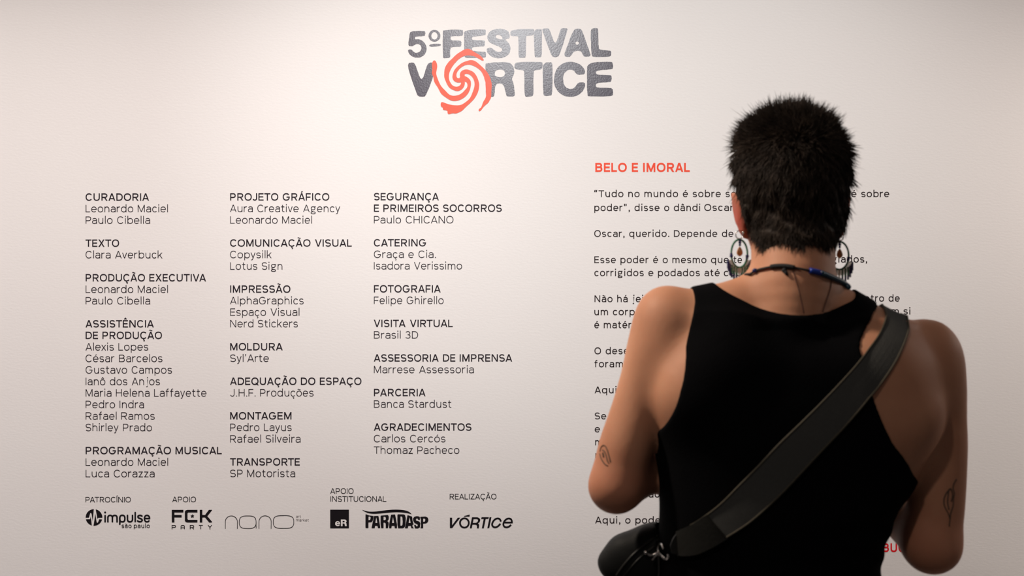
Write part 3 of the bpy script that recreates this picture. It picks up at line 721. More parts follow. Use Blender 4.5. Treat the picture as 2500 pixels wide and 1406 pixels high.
def surface_net(F_, iso=0.0):
    f = F_.f - iso
    ins = f < 0
    c = np.zeros(np.array(f.shape) - 1, np.int8)
    for dx in (0, 1):
        for dy in (0, 1):
            for dz in (0, 1):
                c += ins[dx:f.shape[0] - 1 + dx, dy:f.shape[1] - 1 + dy, dz:f.shape[2] - 1 + dz]
    I = np.argwhere((c > 0) & (c < 8))
    idx = np.full(c.shape, -1, np.int64); idx[I[:, 0], I[:, 1], I[:, 2]] = np.arange(len(I))
    acc = np.zeros((len(I), 3)); cnt = np.zeros(len(I))
    corners = [(0,0,0),(1,0,0),(0,1,0),(1,1,0),(0,0,1),(1,0,1),(0,1,1),(1,1,1)]
    val = [f[I[:, 0] + a, I[:, 1] + b, I[:, 2] + d] for a, b, d in corners]
    for u, v in [(0,1),(2,3),(4,5),(6,7),(0,2),(1,3),(4,6),(5,7),(0,4),(1,5),(2,6),(3,7)]:
        m = (val[u] < 0) != (val[v] < 0)
        t = np.where(m, val[u] / np.where(m, val[u] - val[v], 1), 0)
        p = np.array(corners[u]) + t[:, None] * (np.array(corners[v]) - np.array(corners[u]))
        acc += p * m[:, None]; cnt += m
    V = F_.lo + F_.h * (I + acc / cnt[:, None])
    Q = []
    for ax in range(3):
        a1, a2 = (ax + 1) % 3, (ax + 2) % 3
        sl0 = [slice(None)] * 3; sl1 = [slice(None)] * 3
        sl0[ax] = slice(0, -1); sl1[ax] = slice(1, None)
        A, B = ins[tuple(sl0)], ins[tuple(sl1)]
        E = np.argwhere(A != B)
        E = E[(E[:, a1] > 0) & (E[:, a2] > 0) & (E[:, a1] < c.shape[a1]) & (E[:, a2] < c.shape[a2])]
        flip = A[E[:, 0], E[:, 1], E[:, 2]]
        def cell(o1, o2):
            J = E.copy(); J[:, a1] -= o1; J[:, a2] -= o2
            return idx[J[:, 0], J[:, 1], J[:, 2]]
        q = np.stack([cell(1, 1), cell(0, 1), cell(0, 0), cell(1, 0)], 1)
        q[~flip] = q[~flip][:, ::-1]
        Q.append(q[(q >= 0).all(1)])
    return V, np.concatenate(Q)

def np_mesh(name, V, Q, mat, parent, smooth=True):
    me = bpy.data.meshes.new(name)
    n, m, k = len(V), len(Q), Q.shape[1]
    me.vertices.add(n); me.vertices.foreach_set('co', np.asarray(V, np.float32).ravel())
    me.loops.add(m * k); me.loops.foreach_set('vertex_index', np.asarray(Q, np.int32).ravel())
    me.polygons.add(m); me.polygons.foreach_set('loop_start', np.arange(0, m * k, k, dtype=np.int32))
    me.update(calc_edges=True); me.validate()
    return link(name, me, mat, parent, smooth)

def relax(V, Q, it=2, lam=0.5):
    for _ in range(it):
        S = np.zeros_like(V); C = np.zeros(len(V))
        for a in range(4):
            b = (a + 1) % 4
            np.add.at(S, Q[:, a], V[Q[:, b]]); np.add.at(C, Q[:, a], 1)
            np.add.at(S, Q[:, b], V[Q[:, a]]); np.add.at(C, Q[:, b], 1)
        V = V * (1 - lam) + lam * S / np.maximum(C, 1)[:, None]
    return V

M1 = 1.62 / F                                # metres per pixel at the visitor's depth
def PR(px, py, d, rpx): return (at(px, py, d), rpx * d / F)
YC = 1.62 - DIST                             # body axis

B = Field((0.06, -1.40, -0.02), (0.70, -0.80, 1.72), 0.004)
# torso: pixel row, left edge, right edge, half depth, depth of its axis
TORSO = [(800, 1640, 2230, .066, 1.628), (860, 1600, 2275, .088, 1.622), (950, 1592, 2272, .100, 1.618), (1045, 1600, 2258, .106, 1.618), (1165, 1612, 2222, .102, 1.618),
         (1230, 1618, 2178, .097, 1.62), (1290, 1624, 2144, .094, 1.622), (1406, 1626, 2124, .092, 1.626), (1520, 1606, 2140, .100, 1.628), (1640, 1590, 2152, .108, 1.632), (1750, 1592, 2150, .104, 1.632), (1830, 1610, 2130, .090, 1.63)]
rows = []
for py, xl, xr, b, d in TORSO:
    c = at((xl + xr) / 2, py, d)
    rows.append((c[2], c[0], c[1], (xr - xl) / 2 * d / F, b))
B.loft(rows, 0.02, 2.5)
# shoulders and neck
B.chain([PR(1905, 705, 1.625, 64), PR(1800, 744, 1.622, 63), PR(1700, 770, 1.62, 66), PR(1640, 776, 1.62, 68)], 0.035)
B.chain([PR(1985, 728, 1.625, 64), PR(2075, 786, 1.622, 68), PR(2158, 840, 1.62, 66), PR(2250, 880, 1.62, 70)], 0.035)
B.cone(at(1780, 860, 1.585), at(1700, 960, 1.575), .055, .05, .05)          # shoulder blades
B.cone(at(2130, 890, 1.585), at(2200, 1010, 1.575), .055, .05, .05)
B.chain([PR(1930, 790, 1.60, 80), PR(1935, 700, 1.612, 96), PR(1936, 625, 1.635, 100), PR(1937, 520, 1.66, 98)], 0.022, (1, .95, 1))
# arms
LA_ = [PR(1636, 780, 1.62, 68), PR(1592, 890, 1.616, 66), PR(1557, 1000, 1.612, 64), PR(1525, 1100, 1.606, 66), PR(1504, 1184, 1.60, 61)]
LF_ = [PR(1504, 1188, 1.60, 60), PR(1575, 1149, 1.655, 56), PR(1662, 1084, 1.72, 47), PR(1748, 1048, 1.785, 42)]
RA_ = [PR(2260, 875, 1.62, 71), PR(2283, 960, 1.616, 65), PR(2292, 1060, 1.612, 66), PR(2290, 1160, 1.606, 66), PR(2283, 1250, 1.602, 67), PR(2274, 1328, 1.598, 66)]
RF_ = [PR(2274, 1328, 1.598, 64), PR(2218, 1270, 1.66, 60), PR(2140, 1200, 1.725, 50), PR(2060, 1142, 1.79, 43)]
for ch in (LA_, LF_, RA_, RF_): B.chain(ch, 0.018)
B.ell(at(1616, 838, 1.625), (.039, .05, .07), k=.03); B.ell(at(2278, 910, 1.625), (.034, .05, .07), k=.03)   # deltoids
# head
HC = at(1927, 441, 1.668)
B.ell(HC + (0, 0.0, .000), (.0725, .094, .087), k=.02)
B.ell(HC + (0, .028, -.045), (.058, .066, .082), k=.03)                # jaw and face
B.ell(HC + (0, .078, -.100), (.022, .018, .018), k=.02)                 # chin
B.ell(HC + (0, .103, -.040), (.011, .017, .024), k=.015)                # nose
B.ell(HC + (0, .110, -.052), (.015, .012, .009), k=.010)
B.ell(HC + (0, .094, -.078), (.021, .010, .007), k=.008)                # lips
B.ell(HC + (0, .094, -.087), (.018, .010, .006), k=.008)
for s in (-1, 1):
    B.ell(HC + (s * .030, .098, -.020), (.016, .013, .012), k=.012, cut=True)
    B.ell(HC + (s * .045, .066, -.043), (.020, .020, .016), k=.02)      # cheekbones
    B.ell(HC + (s * .031, .0855, -.0115), (.015, .0085, .0055), k=.006)   # upper lid
    B.ell(HC + (s * .031, .0835, -.0290), (.014, .0070, .0040), k=.006)   # lower lid
def ear(c, s, lean):
    R = Matrix.Rotation(s * lean, 4, 'Y') @ Matrix.Rotation(s * -.14, 4, 'Z')
    B.ell(c, (.0048, .016, .033), R, k=.006)
    B.ell(np.array(c) + np.array(R @ Vector((s * .002, .006, -.004))), (.0045, .010, .018), R, k=.004, cut=False)
    B.ell(np.array(c) + np.array(R @ Vector((s * .008, .006, .006))), (.0045, .010, .016), R, k=.004, cut=True)
    B.cone(np.array(c) + np.array(R @ Vector((-s * .012, .012, .014))), np.array(c) + np.array(R @ Vector((-s * .008, .012, -.016))), .009, .008, .008)
    B.cone(np.array(c) + np.array(R @ Vector((0, .006, -.026))), np.array(c) + np.array(R @ Vector((-s * .002, .008, -.036))), .0060, .0048, .005)
EAR_L = at(1804, 519, 1.655); EAR_R = at(2063, 520, 1.655)
ear(EAR_L, -1, .29); ear(EAR_R, 1, .20)
# hands, loosely holding each other in front of the belly
def hand(wr, tip, side, curl):
    wr = np.array(wr); tip = np.array(tip); f = (tip - wr) / np.linalg.norm(tip - wr)
    up = np.array((0, 0, 1.0)); up -= f * (up @ f); up /= np.linalg.norm(up); pal = np.cross(f, up) * side
    k = wr + f * .085
    B.cone(wr, wr + f * .03, .023, .022, .012)
    for i, (o, L) in enumerate(((.030, .070), (.010, .078), (-.010, .073), (-.029, .058))):
        B.cone(wr + f * .02 + up * o * .5, k + up * o, .015, .0105, .012)
        p0 = k + up * o; d = f.copy()
        for j, q in enumerate((.46, .30, .24)):
            d = d * math.cos(curl[i]) + pal * math.sin(curl[i]); d /= np.linalg.norm(d)
            p1 = p0 + d * L * q
            B.cone(p0, p1, .0088 - .0007 * j, .0082 - .0007 * j, .003); p0 = p1
    t0 = wr + f * .028 + up * .026; d = f * .6 + up * .62 + pal * .35; d /= np.linalg.norm(d)
    t1 = t0 + d * .034; d2 = f * .86 + up * .2 + pal * .45; d2 /= np.linalg.norm(d2); t2 = t1 + d2 * .030; t3 = t2 + d2 * .022
    B.cone(wr + f * .02 + up * .012, t0, .016, .014, .01); B.cone(t0, t1, .013, .0105, .006); B.cone(t1, t2, .0100, .0090, .004); B.cone(t2, t3, .0090, .0075, .004)
WL, WR = LF_[-1][0], RF_[-1][0]
hand(WL, WL + np.array((.10, .055, -.012)), 1, (.42, .50, .55, .62))
hand(WR, WR + np.array((-.10, .055, .012)), -1, (.35, .45, .52, .60))
# legs
for s in (-1, 1):
    hip = at(1871 + s * 140, 1790, 1.632); hx = hip[0]
    B.chain([(hip, .082), (np.array((hx + s * .004, YC + .010, .47)), .056), (np.array((hx + s * .004, YC - .006, .34)), .056), (np.array((hx + s * .004, YC - .010, .09)), .038)], .03)
    B.cone((hx + s * .004, YC - .03, .045), (hx + s * .018, YC + .14, .034), .036, .028, .02)

def skin_material():
    m, nt, p = new_mat('skin')
    p.inputs['Roughness'].default_value = 0.58
    p.inputs['Specular IOR Level'].default_value = 0.22
    p.inputs['Subsurface Weight'].default_value = 0.25
    p.inputs['Subsurface Radius'].default_value = (1.0, 0.32, 0.18)
    p.inputs['Subsurface Scale'].default_value = 0.012
    tc = nt.nodes.new('ShaderNodeTexCoord')
    a = nt.nodes.new('ShaderNodeTexNoise'); a.inputs['Scale'].default_value = 14; a.inputs['Detail'].default_value = 5
    nt.links.new(tc.outputs['Object'], a.inputs['Vector'])
    r = nt.nodes.new('ShaderNodeValToRGB')
    r.color_ramp.elements[0].position = .3; r.color_ramp.elements[0].color = (0.45, 0.205, 0.12, 1)
    r.color_ramp.elements[1].position = .7; r.color_ramp.elements[1].color = (0.54, 0.265, 0.158, 1)
    nt.links.new(a.outputs['Fac'], r.inputs['Fac'])
    at_ = nt.nodes.new('ShaderNodeAttribute'); at_.attribute_name = 'blush_glow'
    mx = nt.nodes.new('ShaderNodeMix'); mx.data_type = 'RGBA'; mx.inputs[7].default_value = (0.42, 0.085, 0.055, 1)
    nt.links.new(at_.outputs['Fac'], mx.inputs[0]); nt.links.new(r.outputs['Color'], mx.inputs[6]); nt.links.new(mx.outputs[2], p.inputs['Base Color'])
    b = nt.nodes.new('ShaderNodeTexNoise'); b.inputs['Scale'].default_value = 260; b.inputs['Detail'].default_value = 3
    nt.links.new(tc.outputs['Object'], b.inputs['Vector'])
    bn = nt.nodes.new('ShaderNodeBump'); bn.inputs['Strength'].default_value = .12; bn.inputs['Distance'].default_value = .001
    nt.links.new(b.outputs['Fac'], bn.inputs['Height']); nt.links.new(bn.outputs['Normal'], p.inputs['Normal'])
    return m
M_SKIN = skin_material()
M_TANK = plain('black_rib_cotton', srgb(9, 9, 11), rough=0.95, spec=0.04, var=0.15, vscale=90, bump=.25, bscale=350)
M_TROUSER = plain('black_denim', srgb(22, 22, 25), rough=0.85, spec=0.2, var=0.2, vscale=120, bump=.2, bscale=400)
M_SHOE = plain('black_shoe_leather', srgb(20, 19, 19), rough=0.45, var=0.1, vscale=80)
M_SOLE = plain('pale_rubber', srgb(200, 195, 185), rough=0.7, var=0.05, vscale=80)
M_EYE = plain('eye_white', srgb(225, 220, 212), rough=0.2)
M_IRIS = plain('iris_brown', srgb(60, 38, 24), rough=0.2)

person = thing('person', 'person with short dark hair in a black tank top, back turned, reading the wall', 'person', (0.36, YC, 0))
V, Q = surface_net(B); V = relax(V, Q, 1)
body = np_mesh('body', V, Q, M_SKIN, person)
bl = np.zeros(len(V))
for c_, r_ in ((EAR_L, .030), (EAR_R, .030)): bl = np.maximum(bl, np.clip(1.3 - np.linalg.norm((V - c_ + (0, 0, .008)) * (1, 1, .72), axis=1) / r_, 0, 1))  # ears: natural redness plus backlight glow put into the skin colour
for c_, r_ in ((LA_[-1][0], .06), (RA_[-1][0], .06)): bl = np.maximum(bl, .35 * np.clip(1.2 - np.linalg.norm(V - c_, axis=1) / r_, 0, 1))
at_ = body.data.attributes.new('blush_glow', 'FLOAT', 'POINT'); at_.data.foreach_set('value', bl.astype(np.float32))

# eyes
def ball(c, r, nu=16, nv=10, sc=(1, 1, 1)):
    Vv = []; Ff = []
    for j in range(nv + 1):
        th = math.pi * j / nv
        for i in range(nu):
            ph = 2 * math.pi * i / nu
            Vv.append((c[0] + r * sc[0] * math.sin(th) * math.cos(ph), c[1] + r * sc[1] * math.sin(th) * math.sin(ph), c[2] + r * sc[2] * math.cos(th)))
    for j in range(nv):
        for i in range(nu):
            a = j * nu + i; b = j * nu + (i + 1) % nu
            Ff.append((a, a + nu, b + nu, b))
    return Vv, Ff
for s in (-1, 1):
    c = HC + (s * .030, .0795, -.021)
    e = mesh('eye', *ball(c, .0112), M_EYE, person, True)
    mesh('iris', *ball(c + (0, .0072, -.001), .0052), M_IRIS, e, True)

# garments cut out of the body's own field
def sd_poly(P, X, Z):
    """signed distance to a closed outline on a grid (negative inside)"""
    P = np.array(P, float); d = np.full(X.shape, 1e9); ins = np.zeros(X.shape, bool)
    for i in range(len(P)):
        a, b = P[i], P[(i + 1) % len(P)]
        e = b - a; wxx = X - a[0]; wzz = Z - a[1]
        t = np.clip((wxx * e[0] + wzz * e[1]) / max(e @ e, 1e-12), 0, 1)
        d = np.minimum(d, (wxx - t * e[0]) ** 2 + (wzz - t * e[1]) ** 2)
        c1_ = (a[1] <= Z) & (b[1] > Z); c2_ = (b[1] <= Z) & (a[1] > Z); cr_ = e[0] * wzz - e[1] * wxx
        ins ^= (c1_ & (cr_ > 0)) | (c2_ & (cr_ < 0))
    return np.where(ins, -1, 1) * np.sqrt(d)

def curve2(pts, n=6):
    """smooth open run through points"""
    P = [np.array(p, float) for p in pts]; out = []
    for i in range(len(P) - 1):
        a = P[max(i - 1, 0)]; b = P[i]; c = P[i + 1]; d = P[min(i + 2, len(P) - 1)]
        for t in np.linspace(0, 1, n, endpoint=False):
            out.append(.5 * ((2 * b) + (c - a) * t + (2 * a - 5 * b + 4 * c - d) * t * t + (3 * b - a - 3 * c + d) * t ** 3))
    return out + [P[-1]]

TB = 1.545                                    # depth of the back's skin
TANK_L = [(1688, 640), (1687, 705), (1685, 760), (1680, 850), (1667, 930), (1644, 992), (1600, 1052), (1560, 1085)]
TANK_R = [(2300, 1215), (2222, 1163), (2195, 1120), (2165, 1068), (2136, 1005), (2112, 930), (2099, 850), (2104, 796), (2116, 764), (2133, 741), (2165, 640)]
NECK_BACK = [(2106, 640), (2080, 716), (2046, 742), (1996, 761), (1925, 767), (1860, 757), (1800, 733), (1746, 697), (1722, 640)]
NECK_FRONT = [(2106, 640), (2080, 720), (2062, 800), (2020, 870), (1940, 905), (1850, 870), (1790, 780), (1746, 697), (1722, 640)]
def tank_outline(neck):
    p = curve2(TANK_L) + [(1500, 1200), (1480, 1580), (2280, 1580), (2330, 1260)] + curve2(TANK_R) + curve2(neck)
    out = []
    for a, b in p:                                  # the straps ride on the shoulder line, the back panel lies nearer the lens
        d = 1.622 + (TB - .012 - 1.622) * min(1, max(0, (b - 735) / 110))
        if b > 900: d += (1.595 - d) * min(1, max(0, (1660 - a) / 50), 1) if a < 1660 else ((1.595 - d) * min(1, max(0, (a - 2170) / 50)) if a > 2170 else 0)
        q = at(a, b, d); out.append((q[0], q[2]))
    return out
# cloth hangs a little off the small of the back: a fuller torso without arms or head
T = Field((0.10, -1.40, 0.88), (0.66, -0.98, 1.50), 0.0026)
trows = [(z, x, y, a + (.004 if z < 1.1 else 0), b + (.006 if z < 1.12 else 0)) for z, x, y, a, b in rows]
T.loft(trows, 0.02, 2.5)
Tc = T
for args in (([PR(1905, 705, 1.625, 64), PR(1800, 744, 1.622, 63), PR(1700, 770, 1.62, 66), PR(1640, 776, 1.62, 68)], 0.035),
             ([PR(1985, 728, 1.625, 64), PR(2075, 786, 1.622, 68), PR(2158, 840, 1.62, 66), PR(2250, 880, 1.62, 70)], 0.035)): T.chain(*args)
T.cone(at(1780, 860, 1.585), at(1700, 960, 1.575), .055, .05, .05); T.cone(at(2130, 890, 1.585), at(2200, 1010, 1.575), .055, .05, .05)
T.chain([PR(1930, 790, 1.60, 80), PR(1934, 715, 1.612, 84)], 0.022, (1, .95, 1))
XX, YY, ZZ = np.meshgrid(T.ax[0], T.ax[1], T.ax[2], indexing='ij', sparse=True)
rng = np.random.default_rng(4)
fold = 0.0
for zc, ph, amp, w_ in ((1.055, .4, .0038, .012), (1.03, .15, .0030, .010), (1.005, -.2, .0034, .012), (1.085, .9, .0022, .014)):
    fold = fold + amp * np.exp(-((ZZ - zc - (XX - .38) * ph * .25) / w_) ** 2) * np.clip((XX - .30) / .2, 0.15, 1)
torso_f = T.f.copy()
solid = T.f - 0.0035 - fold
X2, Z2_ = np.meshgrid(T.ax[0], T.ax[2], indexing='ij')
db = sd_poly(tank_outline(NECK_BACK), X2, Z2_)[:, None, :]; dfz = sd_poly(tank_outline(NECK_FRONT), X2, Z2_)[:, None, :]
mixf = np.clip((YY - (YC - .005)) / .05 + .5, 0, 1)
cutd = db * (1 - mixf) + dfz * mixf
hem = at(1900, 1560, TB)[2]
T.f = np.maximum(np.maximum(np.maximum(solid, cutd), hem - ZZ), -(torso_f + 0.006)).astype(np.float32)
V, Q = surface_net(T); V = relax(V, Q, 2)
tank = np_mesh('tank_top', V, Q, M_TANK, person)
tank['label'] = 'black sleeveless tank top with deep armholes'
S_ = Field((0.06, -1.40, 0.86), (0.70, -0.90, 1.50), 0.004)      # what the strap and bag lie on: body and cloth together
TT = Field((0.10, -1.40, 0.88), (0.66, -0.98, 1.50), 0.0026); TT.f = np.maximum(solid, cutd).astype(np.float32)
gx, gy, gz = np.meshgrid(S_.ax[0], S_.ax[1], S_.ax[2], indexing='ij')
pts = np.stack([gx.ravel(), gy.ravel(), gz.ravel()], 1)
inside = ((pts > TT.lo) & (pts < TT.lo + TT.h * (TT.n - 1))).all(1)
vv = B.value(pts); vt = np.full(len(pts), .2); vt[inside] = TT.value(pts[inside])
S_.f = np.minimum(vv, vt).reshape(S_.f.shape).astype(np.float32)

# trousers and shoes
Pf = Field((0.10, -1.34, 0.02), (0.64, -0.95, 1.02), 0.005)
Pf.loft([(z, x, y, a + .003, b + .003) for z, x, y, a, b in rows if z < 1.04], 0.02, 2.5)
for s in (-1, 1):
    hip = at(1871 + s * 140, 1790, 1.632); hx = hip[0]
    Pf.chain([(hip, .096), (np.array((hx + s * .004, YC + .008, .47)), .074), (np.array((hx + s * .004, YC - .006, .30)), .070), (np.array((hx + s * .004, YC - .008, .10)), .066)], .03)
zz = Pf.ax[2][None, None, :]
Pf.f = np.maximum(np.maximum(Pf.f, zz - 0.965), 0.06 - zz).astype(np.float32)
V, Q = surface_net(Pf); V = relax(V, Q, 1)
np_mesh('trousers', V, Q, M_TROUSER, person)
for s in (-1, 1):
    hx = at(1871 + s * 140, 1790, 1.632)[0]
    G = Field((hx - .09, YC - .12, 0.0), (hx + .09, YC + .24, .15), 0.004)
    G.cone((hx + s * .004, YC - .035, .058), (hx + s * .016, YC + .15, .046), .048, .040, .02)
    G.cone((hx + s * .004, YC - .02, .06), (hx + s * .004, YC - .01, .12), .046, .048, .02)
    zz = G.ax[2][None, None, :]
    up_ = G.f.copy(); G.f = np.maximum(up_, .022 - zz).astype(np.float32)
    V, Q = surface_net(G); sh = np_mesh('shoe', V, Q, M_SHOE, person)
    G.f = np.maximum(np.maximum(up_ - .004, zz - .024), .004 - zz).astype(np.float32)
    V, Q = surface_net(G); V[:, 2] = np.maximum(V[:, 2] - .004, 0.0); np_mesh('sole', V, Q, M_SOLE, sh)

# ------------------------------------------------------------------ hair: a cap over the skull and thousands of short locks
def hair_material():
    m, nt, p = new_mat('hair_dark_brown')
    p.inputs['Roughness'].default_value = .7
    p.inputs['Specular IOR Level'].default_value = .2
    tc = nt.nodes.new('ShaderNodeTexCoord'); a = nt.nodes.new('ShaderNodeTexNoise'); a.inputs['Scale'].default_value = 60
    nt.links.new(tc.outputs['Object'], a.inputs['Vector'])
    r = nt.nodes.new('ShaderNodeValToRGB')
    r.color_ramp.elements[0].color = srgb(16, 12, 10); r.color_ramp.elements[1].color = srgb(55, 42, 32)
    nt.links.new(a.outputs['Fac'], r.inputs['Fac']); nt.links.new(r.outputs['Color'], p.inputs['Base Color'])
    return m
M_HAIR = hair_material()
Hf = Field((HC[0] - .13, HC[1] - .14, HC[2] - .14), (HC[0] + .13, HC[1] + .14, HC[2] + .14), 0.003)
gx, gy, gz = np.meshgrid(*Hf.ax, indexing='ij')
hb = B.value(np.stack([gx.ravel(), gy.ravel(), gz.ravel()], 1)).reshape(gx.shape)
def hairline(X, Y, Z):
    """>0 where hair grows: below the nape line, in front of the temples and on the face there is none"""
    x = X - HC[0]; y = Y - HC[1]; z = Z - HC[2]
    low = -.101 + .024 * np.clip(np.abs(x) / .062, 0, 1.6) ** 2.6 * np.clip((y + .06) / .05, 0, 1) + .004 * np.sin(x * 160)
    low = np.where(y > -.008, low + np.clip((y + .008) / .026, 0, 1) * .10, low)
    back = z - low
    front = (.064 - y) + (z - .055) * .35
    return np.minimum(back, front)
hl = hairline(gx, gy, gz)
grow = .0066 + .0022 * np.clip((gz - HC[2]) / .06, -1, 1) + .0018 * np.sin(gx * 210 + gz * 60) * np.sin(gz * 170 + gy * 90)
onear = np.clip((EAR_L[0] + .004 + np.clip(EAR_L[2] - gz, -.02, .05) * .25 - gx) / .004, 0, 1) * (np.abs(gz - EAR_L[2] - .004) < .046) + np.clip((gx - EAR_R[0] + .002) / .004, 0, 1) * (np.abs(gz - EAR_R[2] - .004) < .044)
grow = grow * np.clip(hl / .022, 0.0, 1) * (1 - np.clip(onear, 0, 1)) - .004 * np.clip(onear, 0, 1)
Hf.f = np.maximum(hb - grow, -hl).astype(np.float32)
Hf.f = np.maximum(Hf.f, -(hb + .004)).astype(np.float32)
V, Q = surface_net(Hf); V = relax(V, Q, 1)
hair = np_mesh('hair', V, Q, M_HAIR, person)
# eyebrows
for s_ in (-1, 1):
    bp_ = []
    for q_ in np.linspace(-1, 1, 15):
        p_ = HC + np.array((s_ * (.031 + .017 * q_), .112, .004 + .004 * (1 - q_ * q_) - .002 * q_))
        for _ in range(12): p_ = p_ - B.grad(p_)[0] * B.value(p_)[0] * .9
        bp_.append(p_)
    ring_ = []
    for i_, p_ in enumerate(bp_):
        r_ = .0026 * math.sqrt(max(0.05, 1 - (i_ / 7 - 1) ** 2))
        ring_.append([p_ + np.array((0, math.cos(a_) * r_ * .7, math.sin(a_) * r_)) for a_ in np.linspace(0, 2 * math.pi, 9)[:-1]])
    vb = [v_ for r_ in ring_ for v_ in r_]
    fb = [(i_ * 8 + k_, (i_ + 1) * 8 + k_, (i_ + 1) * 8 + (k_ + 1) % 8, i_ * 8 + (k_ + 1) % 8) for i_ in range(14) for k_ in range(8)]
    mesh('eyebrow', vb, fb, M_HAIR, person, True)
# locks
n_l = 30000
pos = V[rng.integers(0, len(V), n_l * 3)] + rng.normal(0, .0016, (n_l * 3, 3))
for _ in range(6): pos = pos - Hf.grad(pos) * Hf.value(pos)[:, None] * .9
nrm = Hf.grad(pos)
ok = (hairline(pos[:, 0], pos[:, 1], pos[:, 2]) > -.002) & (np.abs(Hf.value(pos)) < .002) & (B.value(pos) > .0004) & (np.sum(nrm * B.grad(pos), 1) > .2)
ok &= ~((pos[:, 0] < EAR_L[0] + .004 + np.clip(EAR_L[2] - pos[:, 2], -.02, .05) * .25) & (np.abs(pos[:, 2] - EAR_L[2] - .004) < .046)) & ~((pos[:, 0] > EAR_R[0] - .002) & (np.abs(pos[:, 2] - EAR_R[2] - .004) < .044))
pos, nrm = pos[ok][:n_l], nrm[ok][:n_l]
rel = pos - HC
topness = np.clip((rel[:, 2] - .025) / .05, 0, 1)
napeness = np.clip((-rel[:, 2] - .035) / .05, 0, 1)
L = .0125 + .009 * topness - .003 * napeness + rng.uniform(-.005, .007, len(pos)) * (1 - .5 * napeness)
down = np.tile(np.array((0, 0, -1.0)), (len(pos), 1)); down -= nrm * np.sum(down * nrm, 1, keepdims=True)
out_w = .22 + .72 * topness + .04 * napeness
whorl = np.cross(nrm, np.array((0, .3, 1.0)))
jit = rng.normal(size=(len(pos), 3)); cl = np.sin(pos * 170.0 + 1.3) + np.sin(pos[:, ::-1] * 95.0)   # neighbours lean alike: clumps
d0 = nrm * out_w[:, None] + down * (1 - topness)[:, None] * .85 + whorl * .15 + jit * (.06 + .10 * topness)[:, None] + cl * (.07 + .22 * topness)[:, None]
d0 += np.outer(topness, np.array((0, -.10, .35)))
d0 /= np.linalg.norm(d0, axis=1, keepdims=True)
curl = np.cross(d0, nrm) * (rng.normal(0, .45, (len(pos), 1)) + .45 * np.sin(pos[:, :1] * 120 + pos[:, 2:] * 80)) + down * (.25 + .5 * (1 - topness))[:, None] + rng.normal(0, .35, (len(pos), 3)) - nrm * .10 * (1 - topness)[:, None]
NS = 5
rad = rng.uniform(.00055, .0012, len(pos)) * (1 - .35 * napeness)
VV = []; 
side = np.cross(d0, rng.normal(size=(len(pos), 3))); side /= np.linalg.norm(side, axis=1, keepdims=True); side2 = np.cross(d0, side)
for j in range(NS):
    t = j / (NS - 1)
    c = pos - nrm * .0015 + d0 * (L * t)[:, None] + curl * (L * .55 * t * t)[:, None]
    r = rad * (1 - t) ** .7 + .00006
    for k in range(3):
        a = 2 * math.pi * k / 3
        VV.append(c + (side * math.cos(a) + side2 * math.sin(a)) * r[:, None])
VV = np.stack(VV, 1).reshape(-1, 3)
base = np.arange(len(pos)) * NS * 3
QQ = []
for j in range(NS - 1):
    for k in range(3):
        k2 = (k + 1) % 3
        QQ.append(np.stack([base + j * 3 + k, base + j * 3 + k2, base + (j + 1) * 3 + k2, base + (j + 1) * 3 + k], 1))
lk = np_mesh('hair_locks', VV, np.concatenate(QQ), M_HAIR, hair)
lk['kind'] = 'stuff'
# ------------------------------------------------------------------ worn things
def surf(px, py, fld, side=-1, lift=0.0, d0=1.55):
    """the skin or cloth seen at a pixel of the photograph, lifted off along its normal"""
    a = at(px, py, 1.30 if side < 0 else 1.95); b = at(px, py, 1.95 if side < 0 else 1.30)
    ts = np.linspace(0, 1, 260); P = a + (b - a) * ts[:, None]; v = fld.value(P)
    k = np.argmax(v < 0)
    if v[k] >= 0:
        k = int(np.argmin(v)); return P[k]
    p = P[k - 1] + (P[k] - P[k - 1]) * (v[k - 1] / (v[k - 1] - v[k]))
    return p + fld.grad(p)[0] * lift

def sm(P, it=3, closed=False):
    P = np.array(P, float)
    for _ in range(it):
        q = P.copy(); q[1:-1] = .25 * P[:-2] + .5 * P[1:-1] + .25 * P[2:]; P = q
    return P

def tube_geo(P, r, n=8, closed=False, caps=True):
    P = np.array(P, float); m = len(P); r = np.broadcast_to(np.asarray(r, float), (m,))
    if closed: Tn = np.roll(P, -1, 0) - np.roll(P, 1, 0)
    else: Tn = np.gradient(P, axis=0)
    Tn /= np.maximum(np.linalg.norm(Tn, axis=1, keepdims=True), 1e-9)
    u = np.cross(Tn[0], (0.3, 0.2, 1.0)); u /= np.linalg.norm(u); V = []; Fc = []
    for i in range(m):
        u = u - Tn[i] * (u @ Tn[i]); u /= np.linalg.norm(u); v = np.cross(Tn[i], u)
        for k in range(n):
            a = 2 * math.pi * k / n; V.append(P[i] + (u * math.cos(a) + v * math.sin(a)) * r[i])
    for i in range(m if closed else m - 1):
        for k in range(n):
            a = i * n + k; b = i * n + (k + 1) % n; i2 = (i + 1) % m
            Fc.append((a, b, i2 * n + (k + 1) % n, i2 * n + k))
    if caps and not closed:
        Fc.append(tuple(range(n))[::-1]); Fc.append(tuple(range((m - 1) * n, m * n)))
    return V, Fc

def merge(parts):
    V, Fc = [], []
    for v, f in parts:
        b = len(V); V += list(v); Fc += [tuple(b + i for i in q) for q in f]
    return V, Fc

